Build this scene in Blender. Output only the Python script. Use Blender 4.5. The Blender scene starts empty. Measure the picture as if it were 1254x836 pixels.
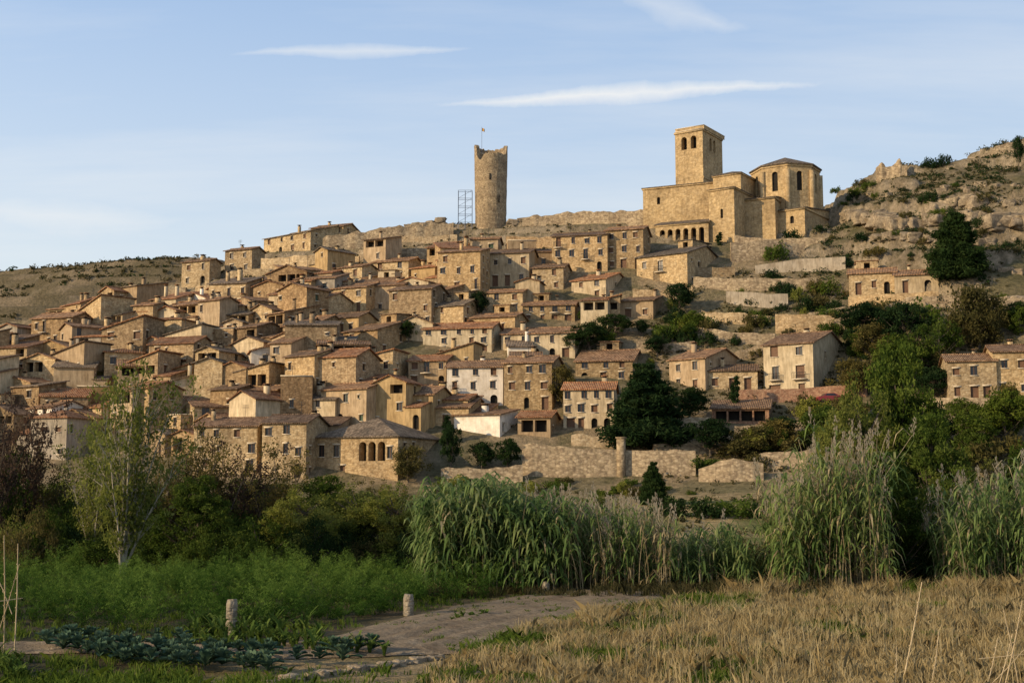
import bpy, math, random, bmesh
import numpy as np
from mathutils import Vector
rng=np.random.default_rng(7); random.seed(7)
F=1567.; CZ=4.; TH=math.atan(182/F); CT=math.cos(TH); ST=math.sin(TH)
scene=bpy.context.scene
# ---------------------------------------------------------------- survey helpers
def ray(px,py):
    dx=(px-627)/F; dy=(418-py)/F; Y=CT-dy*ST
    return dx/Y,(ST+dy*CT)/Y
def at(px,py,D):
    a,b=ray(px,py); return (a*D,D,CZ+b*D)
def proj(x,y,z):
    c=y*CT+(z-CZ)*ST; u=-y*ST+(z-CZ)*CT
    return 627+F*x/c,418-F*u/c
def ss(a,b,x):
    t=np.clip((np.asarray(x,float)-a)/(b-a),0,1); return t*t*(3-2*t)
_T=rng.random((256,256))
def vn(x,y):
    x=np.asarray(x,float);y=np.asarray(y,float)
    xi=np.floor(x).astype(int);yi=np.floor(y).astype(int);fx=x-xi;fy=y-yi
    fx=fx*fx*(3-2*fx);fy=fy*fy*(3-2*fy)
    g=lambda a,b:_T[a&255,b&255]
    return (g(xi,yi)*(1-fx)+g(xi+1,yi)*fx)*(1-fy)+(g(xi,yi+1)*(1-fx)+g(xi+1,yi+1)*fx)*fy
def fbm(x,y,o=4):
    s=0;a=.5
    for i in range(o):
        s=s+a*vn(x*2**i+17*i,y*2**i+31*i);a*=.5
    return s
# ---------------------------------------------------------------- terrain
C=[]
def cp(px,py,D): C.append(at(px,py,D))
cols={-300:[(545,190),(500,200),(450,220)],-150:[(560,190),(500,200),(450,220)],0:[(545,188),(490,202),(450,222)],
200:[(560,183),(500,196),(450,212),(400,235)],400:[(590,168),(540,178),(480,194),(420,213),(360,240),(320,260)],
600:[(590,168),(540,178),(500,190),(440,205),(400,218),(350,238),(300,260)],
800:[(590,165),(545,176),(500,188),(450,202),(400,216),(350,230),(300,246)],900:[(290,249)],
1000:[(590,160),(520,180),(485,190),(410,205),(350,222),(292,244)],
1150:[(590,155),(520,172),(470,184),(400,198),(350,210),(300,224),(250,242)],
1254:[(590,150),(500,172),(400,192),(340,206),(280,222),(220,245)],
1400:[(590,150),(500,170),(400,190),(280,220),(200,245)],1550:[(590,150),(500,170),(400,190),(280,220),(190,245)]}
for k,l in cols.items():
    for a,b in l: cp(k,a,b)
ridge=[(-300,408,250),(-100,408,250),(0,408,250),(100,378,258),(215,350,264),(275,330,268),(330,308,272),(443,294,276),(520,277,280),(600,274,282),(690,268,282),(790,270,282),(900,268,280),(1010,260,275),(1075,216,272),(1180,200,270),(1254,182,268),(1400,155,268),(1550,145,268)]
for a,b,c in ridge:
    cp(a,b,c); x,y,z=at(a,b,c)
    if a>=215: C.append((x*1.28,y*1.28,z-14))
    else: C.append((x*1.3,y*1.3,32))
for a,b in [(-500,365),(-250,352),(-100,345),(0,339),(100,330),(230,320),(330,338)]: cp(a,b,480)
for px in (-500,-200,100,300): cp(px,335 if px<200 else 348,560)
for px in (500,750,1000,1300,1600): x,y,z=at(px,500,480); C.append((x,y,42))
for px in (-300,0,300,600,900,1200,1500):
    x,y,z=at(px,600,135); C.append((x,y,3.0)); x,y,z=at(px,600,100); C.append((x,y,.3))
C=np.array(C)
def tpsk(r2): return .5*r2*np.log(r2+1e-9)
_S=100.
A=C[:,:2]/_S;n=len(A)
K=tpsk(((A[:,None]-A[None])**2).sum(-1))+np.eye(n)*1e-3
Pm=np.hstack([np.ones((n,1)),A]);MM=np.block([[K,Pm],[Pm.T,np.zeros((3,3))]])
W=np.linalg.solve(MM,np.concatenate([C[:,2],np.zeros(3)]))
def base_h(x,y):
    sh=np.broadcast(x,y).shape
    X=np.clip(np.broadcast_to(x,sh).ravel(),-235,200)/_S;Y=np.clip(np.broadcast_to(y,sh).ravel(),90,570)/_S
    o=np.empty(X.size)
    for i in range(0,X.size,20000):
        a=X[i:i+20000];b=Y[i:i+20000]
        k=tpsk((a[:,None]-A[:,0])**2+(b[:,None]-A[:,1])**2)
        o[i:i+20000]=k@W[:n]+W[n]+W[n+1]*a+W[n+2]*b
    return o.reshape(sh)
def hgt(x,y):
    x=np.asarray(x,float);y=np.asarray(y,float)
    h=base_h(x,y)
    mr=ss(48,62,x)*ss(195,212,y)*(1-ss(300,340,y))
    n1=fbm(x/14,y/14,5)-.47
    h=h+n1*3.0*ss(160,200,y)*(.35+1.1*mr)
    zz=h+ (fbm(x/16+9,y/16,4)-.5)*6+(fbm(x/3.,y/3.,3)-.5)*1.6
    t=zz/5.6;fr=t-np.floor(t);st=np.clip((fr-.45)/.13,0,1)
    brk=ss(.33,.46,fbm(x/11+4,y/11+2,3))
    h=h+mr*.95*brk*(5.6*(np.floor(t)+st*.8+fr*.2)-zz)
    h=h+mr*1.3*(fbm(x/2.6,y/2.6,3)-.45)
    mv=(1-ss(45,60,x))*ss(240,250,y)*(1-ss(285,300,y));t=h/2.6;fr=t-np.floor(t);h=h+mv*.8*(2.6*(np.floor(t)+np.clip((fr-.6)/.2,0,1))-h)
    ml=ss(330,400,y)*(1-ss(560,620,y))
    h=h+ml*6*(fbm(x/45,y/45,4)-.47)
    t=h/5;fr=t-np.floor(t);h=h+ml*.8*(5*(np.floor(t)+np.clip((fr-.65)/.25,0,1))-h)
    h=h*ss(95,140,y)
    far=35+70*(fbm(x/700,y/700,3)-.35)
    w=ss(580,900,y); h=h*(1-w)+far*w
    w2=ss(400,900,np.abs(x))*ss(95,300,y); h=h*(1-w2)+25*w2
    h=h+.10*(fbm(x/3,y/3,3)-.45)*ss(20,30,y)
    return h
def H(x,y): return float(hgt(np.array([x]),np.array([y]))[0])
def hit(px,py):
    a,b=ray(px,py);Y=np.arange(20,620,.5);d=CZ+b*Y-hgt(a*Y,Y)
    i=np.argmax(d<0)
    if d[i]>=0: i=int(np.argmin(d))
    return a*Y[i],Y[i],CZ+b*Y[i]
# ---------------------------------------------------------------- mesh builder
class MB:
    def __init__(s): s.V=[];s.n=0;s.P=[]
    def poly(s,pts,m,r=0.):
        k=len(pts);s.V.append(np.array(pts,float).reshape(k,3));s.P.append((np.arange(s.n,s.n+k).reshape(1,k),m,np.array([r])));s.n+=k
    def chunk(s,V,Fc,m,r=None):
        V=np.asarray(V,float);Fc=np.asarray(Fc,int)
        s.V.append(V);s.P.append((Fc+s.n,m,np.zeros(len(Fc)) if r is None else np.broadcast_to(r,(len(Fc),))));s.n+=len(V)
    def box(s,x0,x1,y0,y1,z0,z1,m,r=0.):
        V=[(x0,y0,z0),(x1,y0,z0),(x1,y1,z0),(x0,y1,z0),(x0,y0,z1),(x1,y0,z1),(x1,y1,z1),(x0,y1,z1)]
        s.chunk(V,[(0,3,2,1),(4,5,6,7),(0,1,5,4),(1,2,6,5),(2,3,7,6),(3,0,4,7)],m,r)
    def slab(s,pts,t,m):
        P=np.array(pts,float);k=len(P);Q=P.copy();Q[:,2]-=t
        s.poly(P,m);s.poly(Q[::-1],m)
        for i in range(k):
            j=(i+1)%k;s.poly([P[i],Q[i],Q[j],P[j]],m)
    def tube(s,pts,rad,m,sides=6,r=.5):
        pts=np.array(pts,float);k=len(pts);V=[]
        for i in range(k):
            d=pts[min(i+1,k-1)]-pts[max(i-1,0)];d/=np.linalg.norm(d)+1e-9
            a=np.cross(d,(0,0,1) if abs(d[2])<.9 else (1,0,0));a/=np.linalg.norm(a);b=np.cross(d,a)
            th=np.arange(sides)*2*math.pi/sides
            V.append(pts[i]+rad[i]*(np.cos(th)[:,None]*a+np.sin(th)[:,None]*b))
        V=np.concatenate(V);Fc=[(i*sides+j,i*sides+(j+1)%sides,(i+1)*sides+(j+1)%sides,(i+1)*sides+j) for i in range(k-1) for j in range(sides)]
        s.chunk(V,Fc,m,r)
    def mesh(s,name,mats,smooth=False):
        me=bpy.data.meshes.new(name);V=np.concatenate(s.V)
        me.vertices.add(len(V));me.vertices.foreach_set('co',V.ravel())
        li=[];tot=[];mi=[];rr=[]
        for Fc,m,r in s.P:
            li.append(Fc.ravel());tot.append(np.full(len(Fc),Fc.shape[1]));mi.append(np.full(len(Fc),m));rr.append(r)
        li=np.concatenate(li);tot=np.concatenate(tot);st=np.concatenate([[0],np.cumsum(tot)[:-1]])
        me.loops.add(len(li));me.loops.foreach_set('vertex_index',li.astype(np.int32))
        me.polygons.add(len(tot));me.polygons.foreach_set('loop_start',st.astype(np.int32))
        me.polygons.foreach_set('material_index',np.concatenate(mi).astype(np.int32))
        p0=V[li[st]];p1=V[li[st+1]];p2=V[li[st+2]]
        nn=np.cross(p1-p0,p2-p0);nn/=np.linalg.norm(nn,axis=1)[:,None]+1e-12
        flat=np.abs(nn[:,2])>.97
        u=np.stack([-nn[:,1],nn[:,0],np.zeros(len(nn))],1);u/=np.linalg.norm(u,axis=1)[:,None]+1e-12;u[flat]=(1,0,0)
        v=np.cross(nn,u);v[flat]=(0,1,0)
        ui=np.repeat(u,tot,0);vi=np.repeat(v,tot,0);L=V[li]
        uv=np.stack([(L*ui).sum(1),(L*vi).sum(1)],1)
        me.uv_layers.new(name='UVMap').data.foreach_set('uv',uv.ravel())
        a=me.attributes.new('rnd','FLOAT','FACE');a.data.foreach_set('value',np.concatenate(rr).astype(np.float32))
        for m in mats: me.materials.append(m)
        if smooth: me.polygons.foreach_set('use_smooth',np.ones(len(tot),bool))
        me.update();me.validate();return me
    def obj(s,name,mats,loc=(0,0,0),rz=0,smooth=False):
        return put(name,s.mesh(name,mats,smooth),loc,rz)
def put(name,me,loc=(0,0,0),rz=0,sc=1):
    o=bpy.data.objects.new(name,me);scene.collection.objects.link(o);o.location=loc;o.rotation_euler=(0,0,rz)
    o.scale=(sc,sc,sc) if np.isscalar(sc) else sc
    return o
# ---------------------------------------------------------------- materials
class NT:
    def __init__(s,nt): s.t=nt;nt.nodes.clear()
    def n(s,ty,ins={},**p):
        x=s.t.nodes.new(ty)
        for k,v in p.items(): setattr(x,k,v)
        for k,v in ins.items(): s.set(x.inputs[k],v)
        return x
    def set(s,i,v):
        if isinstance(v,bpy.types.NodeSocket): s.t.links.new(v,i)
        else: i.default_value=v
    def math(s,op,a,b=0.,c=0.,clamp=False):
        x=s.t.nodes.new('ShaderNodeMath');x.operation=op;x.use_clamp=clamp
        s.set(x.inputs[0],a);s.set(x.inputs[1],b);s.set(x.inputs[2],c);return x.outputs[0]
    def mix(s,f,a,b,bt='MIX'):
        x=s.t.nodes.new('ShaderNodeMix');x.data_type='RGBA';x.blend_type=bt
        s.set(x.inputs[0],f);s.set(x.inputs[6],a);s.set(x.inputs[7],b);return x.outputs[2]
    def ramp(s,f,st,interp='LINEAR'):
        x=s.t.nodes.new('ShaderNodeValToRGB');cr=x.color_ramp;cr.interpolation=interp
        while len(cr.elements)<len(st): cr.elements.new(.5)
        for e,(p,c) in zip(cr.elements,st):
            e.position=p;e.color=(c if len(c)==4 else (*c,1)) if not np.isscalar(c) else (c,c,c,1)
        s.set(x.inputs[0],f);return x.outputs[0]
    def noise(s,vec,sc,det=4,rough=.55):
        x=s.n('ShaderNodeTexNoise',{'Scale':sc,'Detail':det,'Roughness':rough});s.t.links.new(vec,x.inputs['Vector']);return x.outputs[0]
    def vm(s,op,a,b=(0,0,0)):
        x=s.t.nodes.new('ShaderNodeVectorMath');x.operation=op;s.set(x.inputs[0],a);s.set(x.inputs[1],b);return x
def newmat(name):
    m=bpy.data.materials.new(name);m.use_nodes=True;return m,NT(m.node_tree)
def finish(t,col,rough=.9,bump=None,bs=.3,bd=.05,spec=.2):
    b=t.n('ShaderNodeBsdfPrincipled',{'Base Color':col,'Roughness':rough,'Specular IOR Level':spec})
    if bump is not None:
        bn=t.n('ShaderNodeBump',{'Height':bump,'Strength':bs,'Distance':bd});t.t.links.new(bn.outputs[0],b.inputs['Normal'])
    o=t.n('ShaderNodeOutputMaterial');t.t.links.new(b.outputs[0],o.inputs[0])
c4=lambda c:(*c,1)
def stone(name,a,b,c,cell=2.8,rnd=True,contrast=.5):
    m,t=newmat(name);uv=t.n('ShaderNodeUVMap').outputs[0];pos=t.n('ShaderNodeNewGeometry').outputs['Position']
    mp=t.vm('MULTIPLY',uv,(cell,cell*1.7,1)).outputs[0]
    vo=t.n('ShaderNodeTexVoronoi',{'Scale':1.,'Randomness':.8});t.t.links.new(mp,vo.inputs['Vector'])
    sep=t.n('ShaderNodeSeparateColor');t.t.links.new(vo.outputs['Color'],sep.inputs[0])
    big=t.noise(pos,.22,5,.65)
    col=t.ramp(sep.outputs[0],[(0,a),(.5,b),(1,c)])
    col=t.mix(1.,col,t.ramp(vo.outputs['Distance'],[(.3,1.),(.75,1-.4*contrast)]),'MULTIPLY')
    col=t.mix(1.,col,t.ramp(big,[(.28,(.60,.58,.57)),(.5,(.96,.94,.91)),(.72,(1.14,1.12,1.06))]),'MULTIPLY')
    st=t.noise(t.vm('MULTIPLY',uv,(1.6,.3,1)).outputs[0],1.,5,.7)
    col=t.mix(1.,col,t.ramp(st,[(.32,.72),(.55,1.04)]),'MULTIPLY')
    fine=t.noise(pos,1.7,5,.75)
    col=t.mix(1.,col,t.ramp(fine,[(.3,.68),(.7,1.24)]),'MULTIPLY')
    if rnd:
        r=t.n('ShaderNodeObjectInfo').outputs['Random']
        col=t.mix(1.,col,t.ramp(r,[(0,(.60,.57,.54)),(.18,(1.0,.92,.80)),(.34,(1.12,1.08,1.0)),(.5,(.80,.80,.82)),(.66,(1.08,.98,.84)),(.82,(1.24,1.22,1.17)),(1,(.84,.74,.64))]),'MULTIPLY')
    finish(t,col,.95,t.math('ADD',fine,t.math('MULTIPLY',vo.outputs['Distance'],-.6)),.65,.12)
    return m
def plaster(name,a,rnd=True,dirt=.5):
    m,t=newmat(name);uv=t.n('ShaderNodeUVMap').outputs[0];pos=t.n('ShaderNodeNewGeometry').outputs['Position']
    st=t.noise(t.vm('MULTIPLY',uv,(2.2,.35,1)).outputs[0],1.,5,.7)
    col=t.mix(1.,c4(a),t.ramp(st,[(.3,(1-dirt,1-dirt,1-dirt)),(.6,(1.,1.,1.))]),'MULTIPLY')
    f=t.noise(pos,.6,6,.7)
    col=t.mix(1.,col,t.ramp(f,[(.3,(.72,.68,.62)),(.6,(1.08,1.08,1.08))]),'MULTIPLY')
    if rnd:
        r=t.n('ShaderNodeObjectInfo').outputs['Random']
        col=t.mix(1.,col,t.ramp(r,[(0,(.72,.66,.58)),(.4,(1.05,1,.93)),(.7,(.88,.87,.84)),(1,(1.1,1.04,.95))]),'MULTIPLY')
    finish(t,col,.95,f,.3,.05);return m
def roofm(name,cs):
    m,t=newmat(name);uv=t.n('ShaderNodeUVMap').outputs[0];pos=t.n('ShaderNodeNewGeometry').outputs['Position']
    sn=t.vm('SNAP',uv,(.26,.42,1)).outputs[0];wn=t.n('ShaderNodeTexWhiteNoise',noise_dimensions='2D');t.t.links.new(sn,wn.inputs['Vector'])
    col=t.ramp(wn.outputs[0],[(i/(len(cs)-1),c) for i,c in enumerate(cs)])
    sp=t.n('ShaderNodeSeparateXYZ');t.t.links.new(uv,sp.inputs[0])
    w=t.math('SINE',t.math('MULTIPLY',sp.outputs[0],2*math.pi/.26))
    col=t.mix(1.,col,t.ramp(w,[(0,.6),(.6,1.05)]),'MULTIPLY')
    big=t.noise(pos,.45,5,.7)
    col=t.mix(1.,col,t.ramp(big,[(.3,(.5,.52,.52)),(.5,(.95,.93,.9)),(.7,(1.3,1.25,1.15))]),'MULTIPLY')
    r=t.n('ShaderNodeObjectInfo').outputs['Random']
    r2=t.math('FRACT',t.math('MULTIPLY',r,7.31))
    col=t.mix(1.,col,t.ramp(r2,[(0,(.58,.58,.60)),(.35,(1.,.92,.84)),(.6,(1.25,1.10,.96)),(1,(.8,.74,.7))]),'MULTIPLY')
    finish(t,col,.95,w,.6,.06);return m
def simple(name,a,rough=.7,var=.25,sc=3.,spec=.3):
    m,t=newmat(name);pos=t.n('ShaderNodeNewGeometry').outputs['Position'];f=t.noise(pos,sc,4,.6)
    col=t.mix(1.,c4(a),t.ramp(f,[(.3,1-var),(.7,1+var)]),'MULTIPLY');finish(t,col,rough,f,.2,.02,spec);return m
def leafm(name,cs,trans=.35):
    m,t=newmat(name);at_=t.n('ShaderNodeAttribute',attribute_name='rnd').outputs['Fac'];pos=t.n('ShaderNodeNewGeometry').outputs['Position']
    f=t.math('ADD',at_,t.math('MULTIPLY',t.math('SUBTRACT',t.noise(pos,.35,3),.5),.9),clamp=True)
    col=t.ramp(f,[(i/(len(cs)-1),c) for i,c in enumerate(cs)])
    r=t.n('ShaderNodeObjectInfo').outputs['Random']
    col=t.mix(1.,col,t.ramp(r,[(0,(.75,.78,.8)),(.5,(1,1,1)),(1,(1.25,1.15,.95))]),'MULTIPLY')
    d=t.n('ShaderNodeBsdfDiffuse',{'Color':col});tr=t.n('ShaderNodeBsdfTranslucent',{'Color':col})
    mx=t.n('ShaderNodeMixShader',{'Fac':trans});t.t.links.new(d.outputs[0],mx.inputs[1]);t.t.links.new(tr.outputs[0],mx.inputs[2])
    o=t.n('ShaderNodeOutputMaterial');t.t.links.new(mx.outputs[0],o.inputs[0]);return m
M={}
M['stone']=stone('golden_stone_masonry',(.36,.265,.155),(.45,.345,.21),(.54,.435,.285))
M['stone2']=stone('brown_stone_masonry',(.26,.185,.11),(.34,.25,.155),(.43,.33,.21))
M['ashlar']=stone('church_ashlar_stone',(.40,.285,.15),(.46,.335,.18),(.52,.39,.225),1.8,False,.35)
M['ruin']=stone('castle_rubble_stone',(.25,.185,.12),(.35,.27,.17),(.45,.355,.235),2.2,False,.7)
M['cream']=plaster('cream_plaster',(.56,.47,.33))
M['white']=plaster('whitewashed_plaster',(.76,.72,.66),True,.25)
M['tan']=plaster('tan_plaster',(.45,.35,.235))
M['ochre']=plaster('ochre_plaster',(.47,.34,.18))
M['grey']=plaster('grey_render',(.40,.355,.295))
M['conc']=plaster('pale_concrete',(.36,.30,.22),False,.5)
M['brick']=stone('red_brick_wall',(.25,.13,.08),(.32,.18,.11),(.38,.24,.15),3.,False)
M['rb']=roofm('brown_roof_tiles',[(.15,.095,.06),(.24,.155,.10),(.33,.22,.14),(.41,.30,.205)])
M['ro']=roofm('orange_roof_tiles',[(.21,.10,.055),(.32,.165,.09),(.41,.23,.13),(.42,.295,.19)])
M['rg']=roofm('weathered_roof_tiles',[(.12,.10,.08),(.18,.15,.12),(.26,.215,.17),(.34,.29,.23)])
M['glass']=simple('dark_window_glass',(.02,.02,.022),.25,.3,1.,.5)
M['dark']=simple('dark_interior',(.018,.015,.012),.95,.3)
M['wood']=simple('brown_wood',(.13,.07,.04),.7)
M['wood2']=simple('green_shutter_paint',(.05,.08,.05),.7)
M['trim']=simple('pale_stone_trim',(.50,.42,.31),.9)
M['iron']=simple('iron',(.03,.03,.03),.6)
M['steel']=simple('painted_scaffold_steel',(.12,.16,.24),.5)
# ---------------------------------------------------------------- buildings
def wall(mb,a,b,z0,z1,holes=(),mw=0,trim=True):
    a=np.array(a,float);b=np.array(b,float);L=np.linalg.norm(b-a);d=(b-a)/L;nr=np.array([d[1],-d[0]])
    def P(u,v,o=0.): q=a+d*u+nr*o;return (q[0],q[1],v)
    def bx(x0,x1,y0,y1,o0,o1,m):
        q=[P(x0,y0,o0),P(x1,y0,o0),P(x1,y0,o1),P(x0,y0,o1),P(x0,y1,o0),P(x1,y1,o0),P(x1,y1,o1),P(x0,y1,o1)]
        mb.chunk(q,[(0,1,2,3),(4,7,6,5),(3,2,6,7),(0,3,7,4),(1,5,6,2),(0,4,5,1)],m)
    holes=[h for h in holes if h[0]>.12 and h[1]<L-.12 and h[2]>z0 and h[3]<z1-.05]
    us=sorted({0,L,*[h[0] for h in holes],*[h[1] for h in holes]});vs=sorted({z0,z1,*[h[2] for h in holes],*[h[3] for h in holes]})
    for i in range(len(us)-1):
        for j in range(len(vs)-1):
            cu=(us[i]+us[i+1])/2;cv=(vs[j]+vs[j+1])/2
            if any(h[0]<cu<h[1] and h[2]<cv<h[3] for h in holes): continue
            mb.poly([P(us[i],vs[j]),P(us[i+1],vs[j]),P(us[i+1],vs[j+1]),P(us[i],vs[j+1])],mw)
    for h in holes:
        u0,u1,v0,v1,k=h[:5];ins={'g':1.1,'d':.3,'a':.45,'A':1.5}.get(k,.22);pm={'w':2,'s':3,'d':3,'g':5,'a':5,'A':5}[k]
        mb.poly([P(u0,v0,-ins),P(u1,v0,-ins),P(u1,v1,-ins),P(u0,v1,-ins)],pm)
        for q in ([(u0,v0),(u1,v0)],[(u1,v0),(u1,v1)],[(u1,v1),(u0,v1)],[(u0,v1),(u0,v0)]):
            (s0,t0),(s1,t1)=q;mb.poly([P(s0,t0),P(s0,t0,-ins),P(s1,t1,-ins),P(s1,t1)],mw)
        if k in 'aA':
            r=(u1-u0)/2;c=(u0+u1)/2;zc=v1-r;th=[math.pi/2*i/5 for i in range(6)]
            mb.poly([P(u1,v1)]+[P(c+r*math.cos(x),zc+r*math.sin(x)) for x in th[::-1]],mw)
            mb.poly([P(u0,v1)]+[P(c-r*math.cos(x),zc+r*math.sin(x)) for x in th],mw)
        elif trim and k in 'wsd':
            bx(u0-.12,u1+.12,v1,v1+.2,-.02,.04,4)
            if k!='d': bx(u0-.1,u1+.1,v0-.12,v0,-.02,.08,4)
            if k=='w':
                cu=(u0+u1)/2;mb.poly([P(cu-.04,v0,-ins+.04),P(cu+.04,v0,-ins+.04),P(cu+.04,v1,-ins+.04),P(cu-.04,v1,-ins+.04)],3)
        if len(h)>5 and h[5]=='b':
            bx(u0-.4,u1+.4,v0-.28,v0-.13,.01,.7,4);bx(u0-.4,u1+.4,v0+.8,v0+.86,.62,.68,6)
            nb=int((u1-u0+.8)/.22)
            for i in range(nb+1):
                x=u0-.38+i*(u1-u0+.76)/nb;bx(x-.02,x+.02,v0-.13,v0+.8,.63,.67,6)
def roof(mb,w,d,h,kind,s=.32,o=.35,t=.16,m=1,mw=0):
    x=w/2;y=d/2;z=h-.05
    if kind=='gx':
        r=s*y
        mb.slab([(-x-o,-y-o,h-s*o),(x+o,-y-o,h-s*o),(x+o,0,h+r),(-x-o,0,h+r)],t,m)
        mb.slab([(x+o,y+o,h-s*o),(-x-o,y+o,h-s*o),(-x-o,.002,h+r-.002),(x+o,.002,h+r-.002)],t,m)
        mb.poly([(x,-y,z-.05),(x,y,z-.05),(x,0,z+r-.05)],mw);mb.poly([(-x,y,z-.05),(-x,-y,z-.05),(-x,0,z+r-.05)],mw)
        mb.tube([(-x-o,0,h+r),(x+o,0,h+r)],[.14,.14],m,6)
        return h+r
    if kind=='gy':
        r=s*x
        mb.slab([(-x-o,y+o,h-s*o),(-x-o,-y-o,h-s*o),(0,-y-o,h+r),(0,y+o,h+r)],t,m)
        mb.slab([(x+o,-y-o,h-s*o),(x+o,y+o,h-s*o),(.002,y+o,h+r-.002),(.002,-y-o,h+r-.002)],t,m)
        mb.poly([(-x,-y,z-.05),(x,-y,z-.05),(0,-y,z+r-.05)],mw);mb.poly([(x,y,z-.05),(-x,y,z-.05),(0,y,z+r-.05)],mw)
        mb.tube([(0,-y-o,h+r),(0,y+o,h+r)],[.14,.14],m,6)
        return h+r
    if kind=='shed':
        r=s*.8*d
        mb.slab([(-x-o,-y-o,h-s*o),(x+o,-y-o,h-s*o),(x+o,y+o,h+r+s*o),(-x-o,y+o,h+r+s*o)],t,m)
        mb.poly([(x,-y,z-.05),(x,y,z-.05),(x,y,z+r-.05)],mw);mb.poly([(-x,y,z-.05),(-x,-y,z-.05),(-x,y,z+r-.05)],mw)
        mb.poly([(x,y,z-.05),(-x,y,z-.05),(-x,y,z+r-.05),(x,y,z+r-.05)],mw);return h+r
    if kind=='sx':
        r=s*.8*w
        mb.slab([(-x-o,y+o,h-s*o),(-x-o,-y-o,h-s*o),(x+o,-y-o,h+r+s*o),(x+o,y+o,h+r+s*o)],t,m)
        mb.poly([(-x,-y,z-.05),(x,-y,z-.05),(x,-y,z+r-.05)],mw);mb.poly([(x,y,z-.05),(-x,y,z-.05),(x,y,z+r-.05)],mw)
        mb.poly([(x,-y,z-.05),(x,y,z-.05),(x,y,z+r-.05),(x,-y,z+r-.05)],mw);return h+r
    if kind=='hip':
        if w>=d: k=x-y;r=s*y;A1=(-k,0,h+r);B1=(k,0,h+r)
        else: k=y-x;r=s*x;A1=(0,-k,h+r);B1=(0,k,h+r)
        e=[(-x-o,-y-o,h-s*o),(x+o,-y-o,h-s*o),(x+o,y+o,h-s*o),(-x-o,y+o,h-s*o)]
        if k<.05:
            a=(0,0,h+r)
            for i in range(4): mb.slab([e[i],e[(i+1)%4],a],t,m)
        elif w>=d:
            mb.slab([e[0],e[1],B1,A1],t,m);mb.slab([e[1],e[2],B1],t,m);mb.slab([e[2],e[3],A1,B1],t,m);mb.slab([e[3],e[0],A1],t,m)
        else:
            mb.slab([e[0],e[1],A1],t,m);mb.slab([e[1],e[2],B1,A1],t,m);mb.slab([e[2],e[3],B1],t,m);mb.slab([e[3],e[0],A1,B1],t,m)
        return h+r
    mb.poly([(-x,-y,z-.4),(x,-y,z-.4),(x,y,z-.4),(-x,y,z-.4)],m)
    for q in ((-x-.08,x+.08,-y-.08,-y+.2),(-x-.08,x+.08,y-.2,y+.08),(-x-.08,-x+.2,-y+.2,y-.2),(x-.2,x+.08,-y+.2,y-.2)): mb.box(*q,h-.06,h+.1,4)
    return h
def grid_holes(L,h,floors,cols,skip=.2,ww=.85,wh=1.2,gallery=False,ground=True,bal=.12,R=random,jit=.1):
    out=[];fh=h/floors
    for f in range(floors):
        zb=f*fh
        if gallery and f==floors-1 and L>3:
            k=max(1,int(L/1.9));sw=(L-.8)/k
            for i in range(k):
                if R.random()<.2: continue
                out.append((.4+i*sw+.12,.4+(i+1)*sw-.12,zb+fh*.28,zb+fh*.82,'g'))
            continue
        for c in range(cols):
            if R.random()<skip: continue
            small=R.random()<.25 and jit>.15
            w2=ww/2*R.uniform(.75,1.2)*(.55 if small else 1);hh=min(wh*R.uniform(.75,1.1)*(.5 if small else 1),fh*.6)
            if w2*2+.4>L/cols: w2=(L/cols-.45)/2
            if w2<.18: continue
            sl=(L/cols-2*w2-.35)/2;u=L*(c+.5)/cols+R.uniform(-1,1)*min(sl,jit*3)
            if f==0 and ground:
                if R.random()<.55: out.append((u-w2*1.25,u+w2*1.25,.12,min(2.2,fh*.85),'d' if R.random()<.7 else 'a'));continue
            v0=zb+fh*(.3 if not small else .45)+R.uniform(-jit,jit);v0=max(v0,zb+.1);v0=min(v0,zb+fh-hh-.25)
            k='w' if R.random()<.7 else 's'
            if R.random()<bal and f>0: out.append((u-w2,u+w2,zb+.25,min(zb+2.15,zb+fh*.86),k,'b'))
            else: out.append((u-w2,u+w2,v0,v0+hh,k))
    return out
def solve_box(pl,pn,pr,ptop,pbase,yaw,Y=None,d=None):
    th=math.radians(yaw)
    if Y is None: Y=hit(pn,pbase)[1]
    N=np.array(at(pn,pbase,Y));top=at(pn,ptop,Y)[2]
    ux=np.array([math.cos(th),math.sin(th)]);uy=np.array([-math.sin(th),math.cos(th)])
    def tt(px,D):
        s=ray(px,pbase)[0];return (s*N[1]-N[0])/(D[0]-s*D[1])
    if yaw<=0:
        w=tt(pl,-ux); dd=tt(pr,uy) if (pr-pn)>3 and abs(yaw)>3 else None
        dd=d or dd or w*.8; dd=min(max(dd,2.5),16);c=N[:2]-ux*w/2+uy*dd/2
    else:
        w=tt(pr,ux); dd=tt(pl,uy) if (pn-pl)>3 and abs(yaw)>3 else None
        dd=d or dd or w*.8; dd=min(max(dd,2.5),16);c=N[:2]+ux*w/2+uy*dd/2
    return dict(cx=c[0],cy=c[1],z=N[2],w=w,d=dd,h=top-N[2],yaw=th,Y=Y)
HERO=[]
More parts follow.
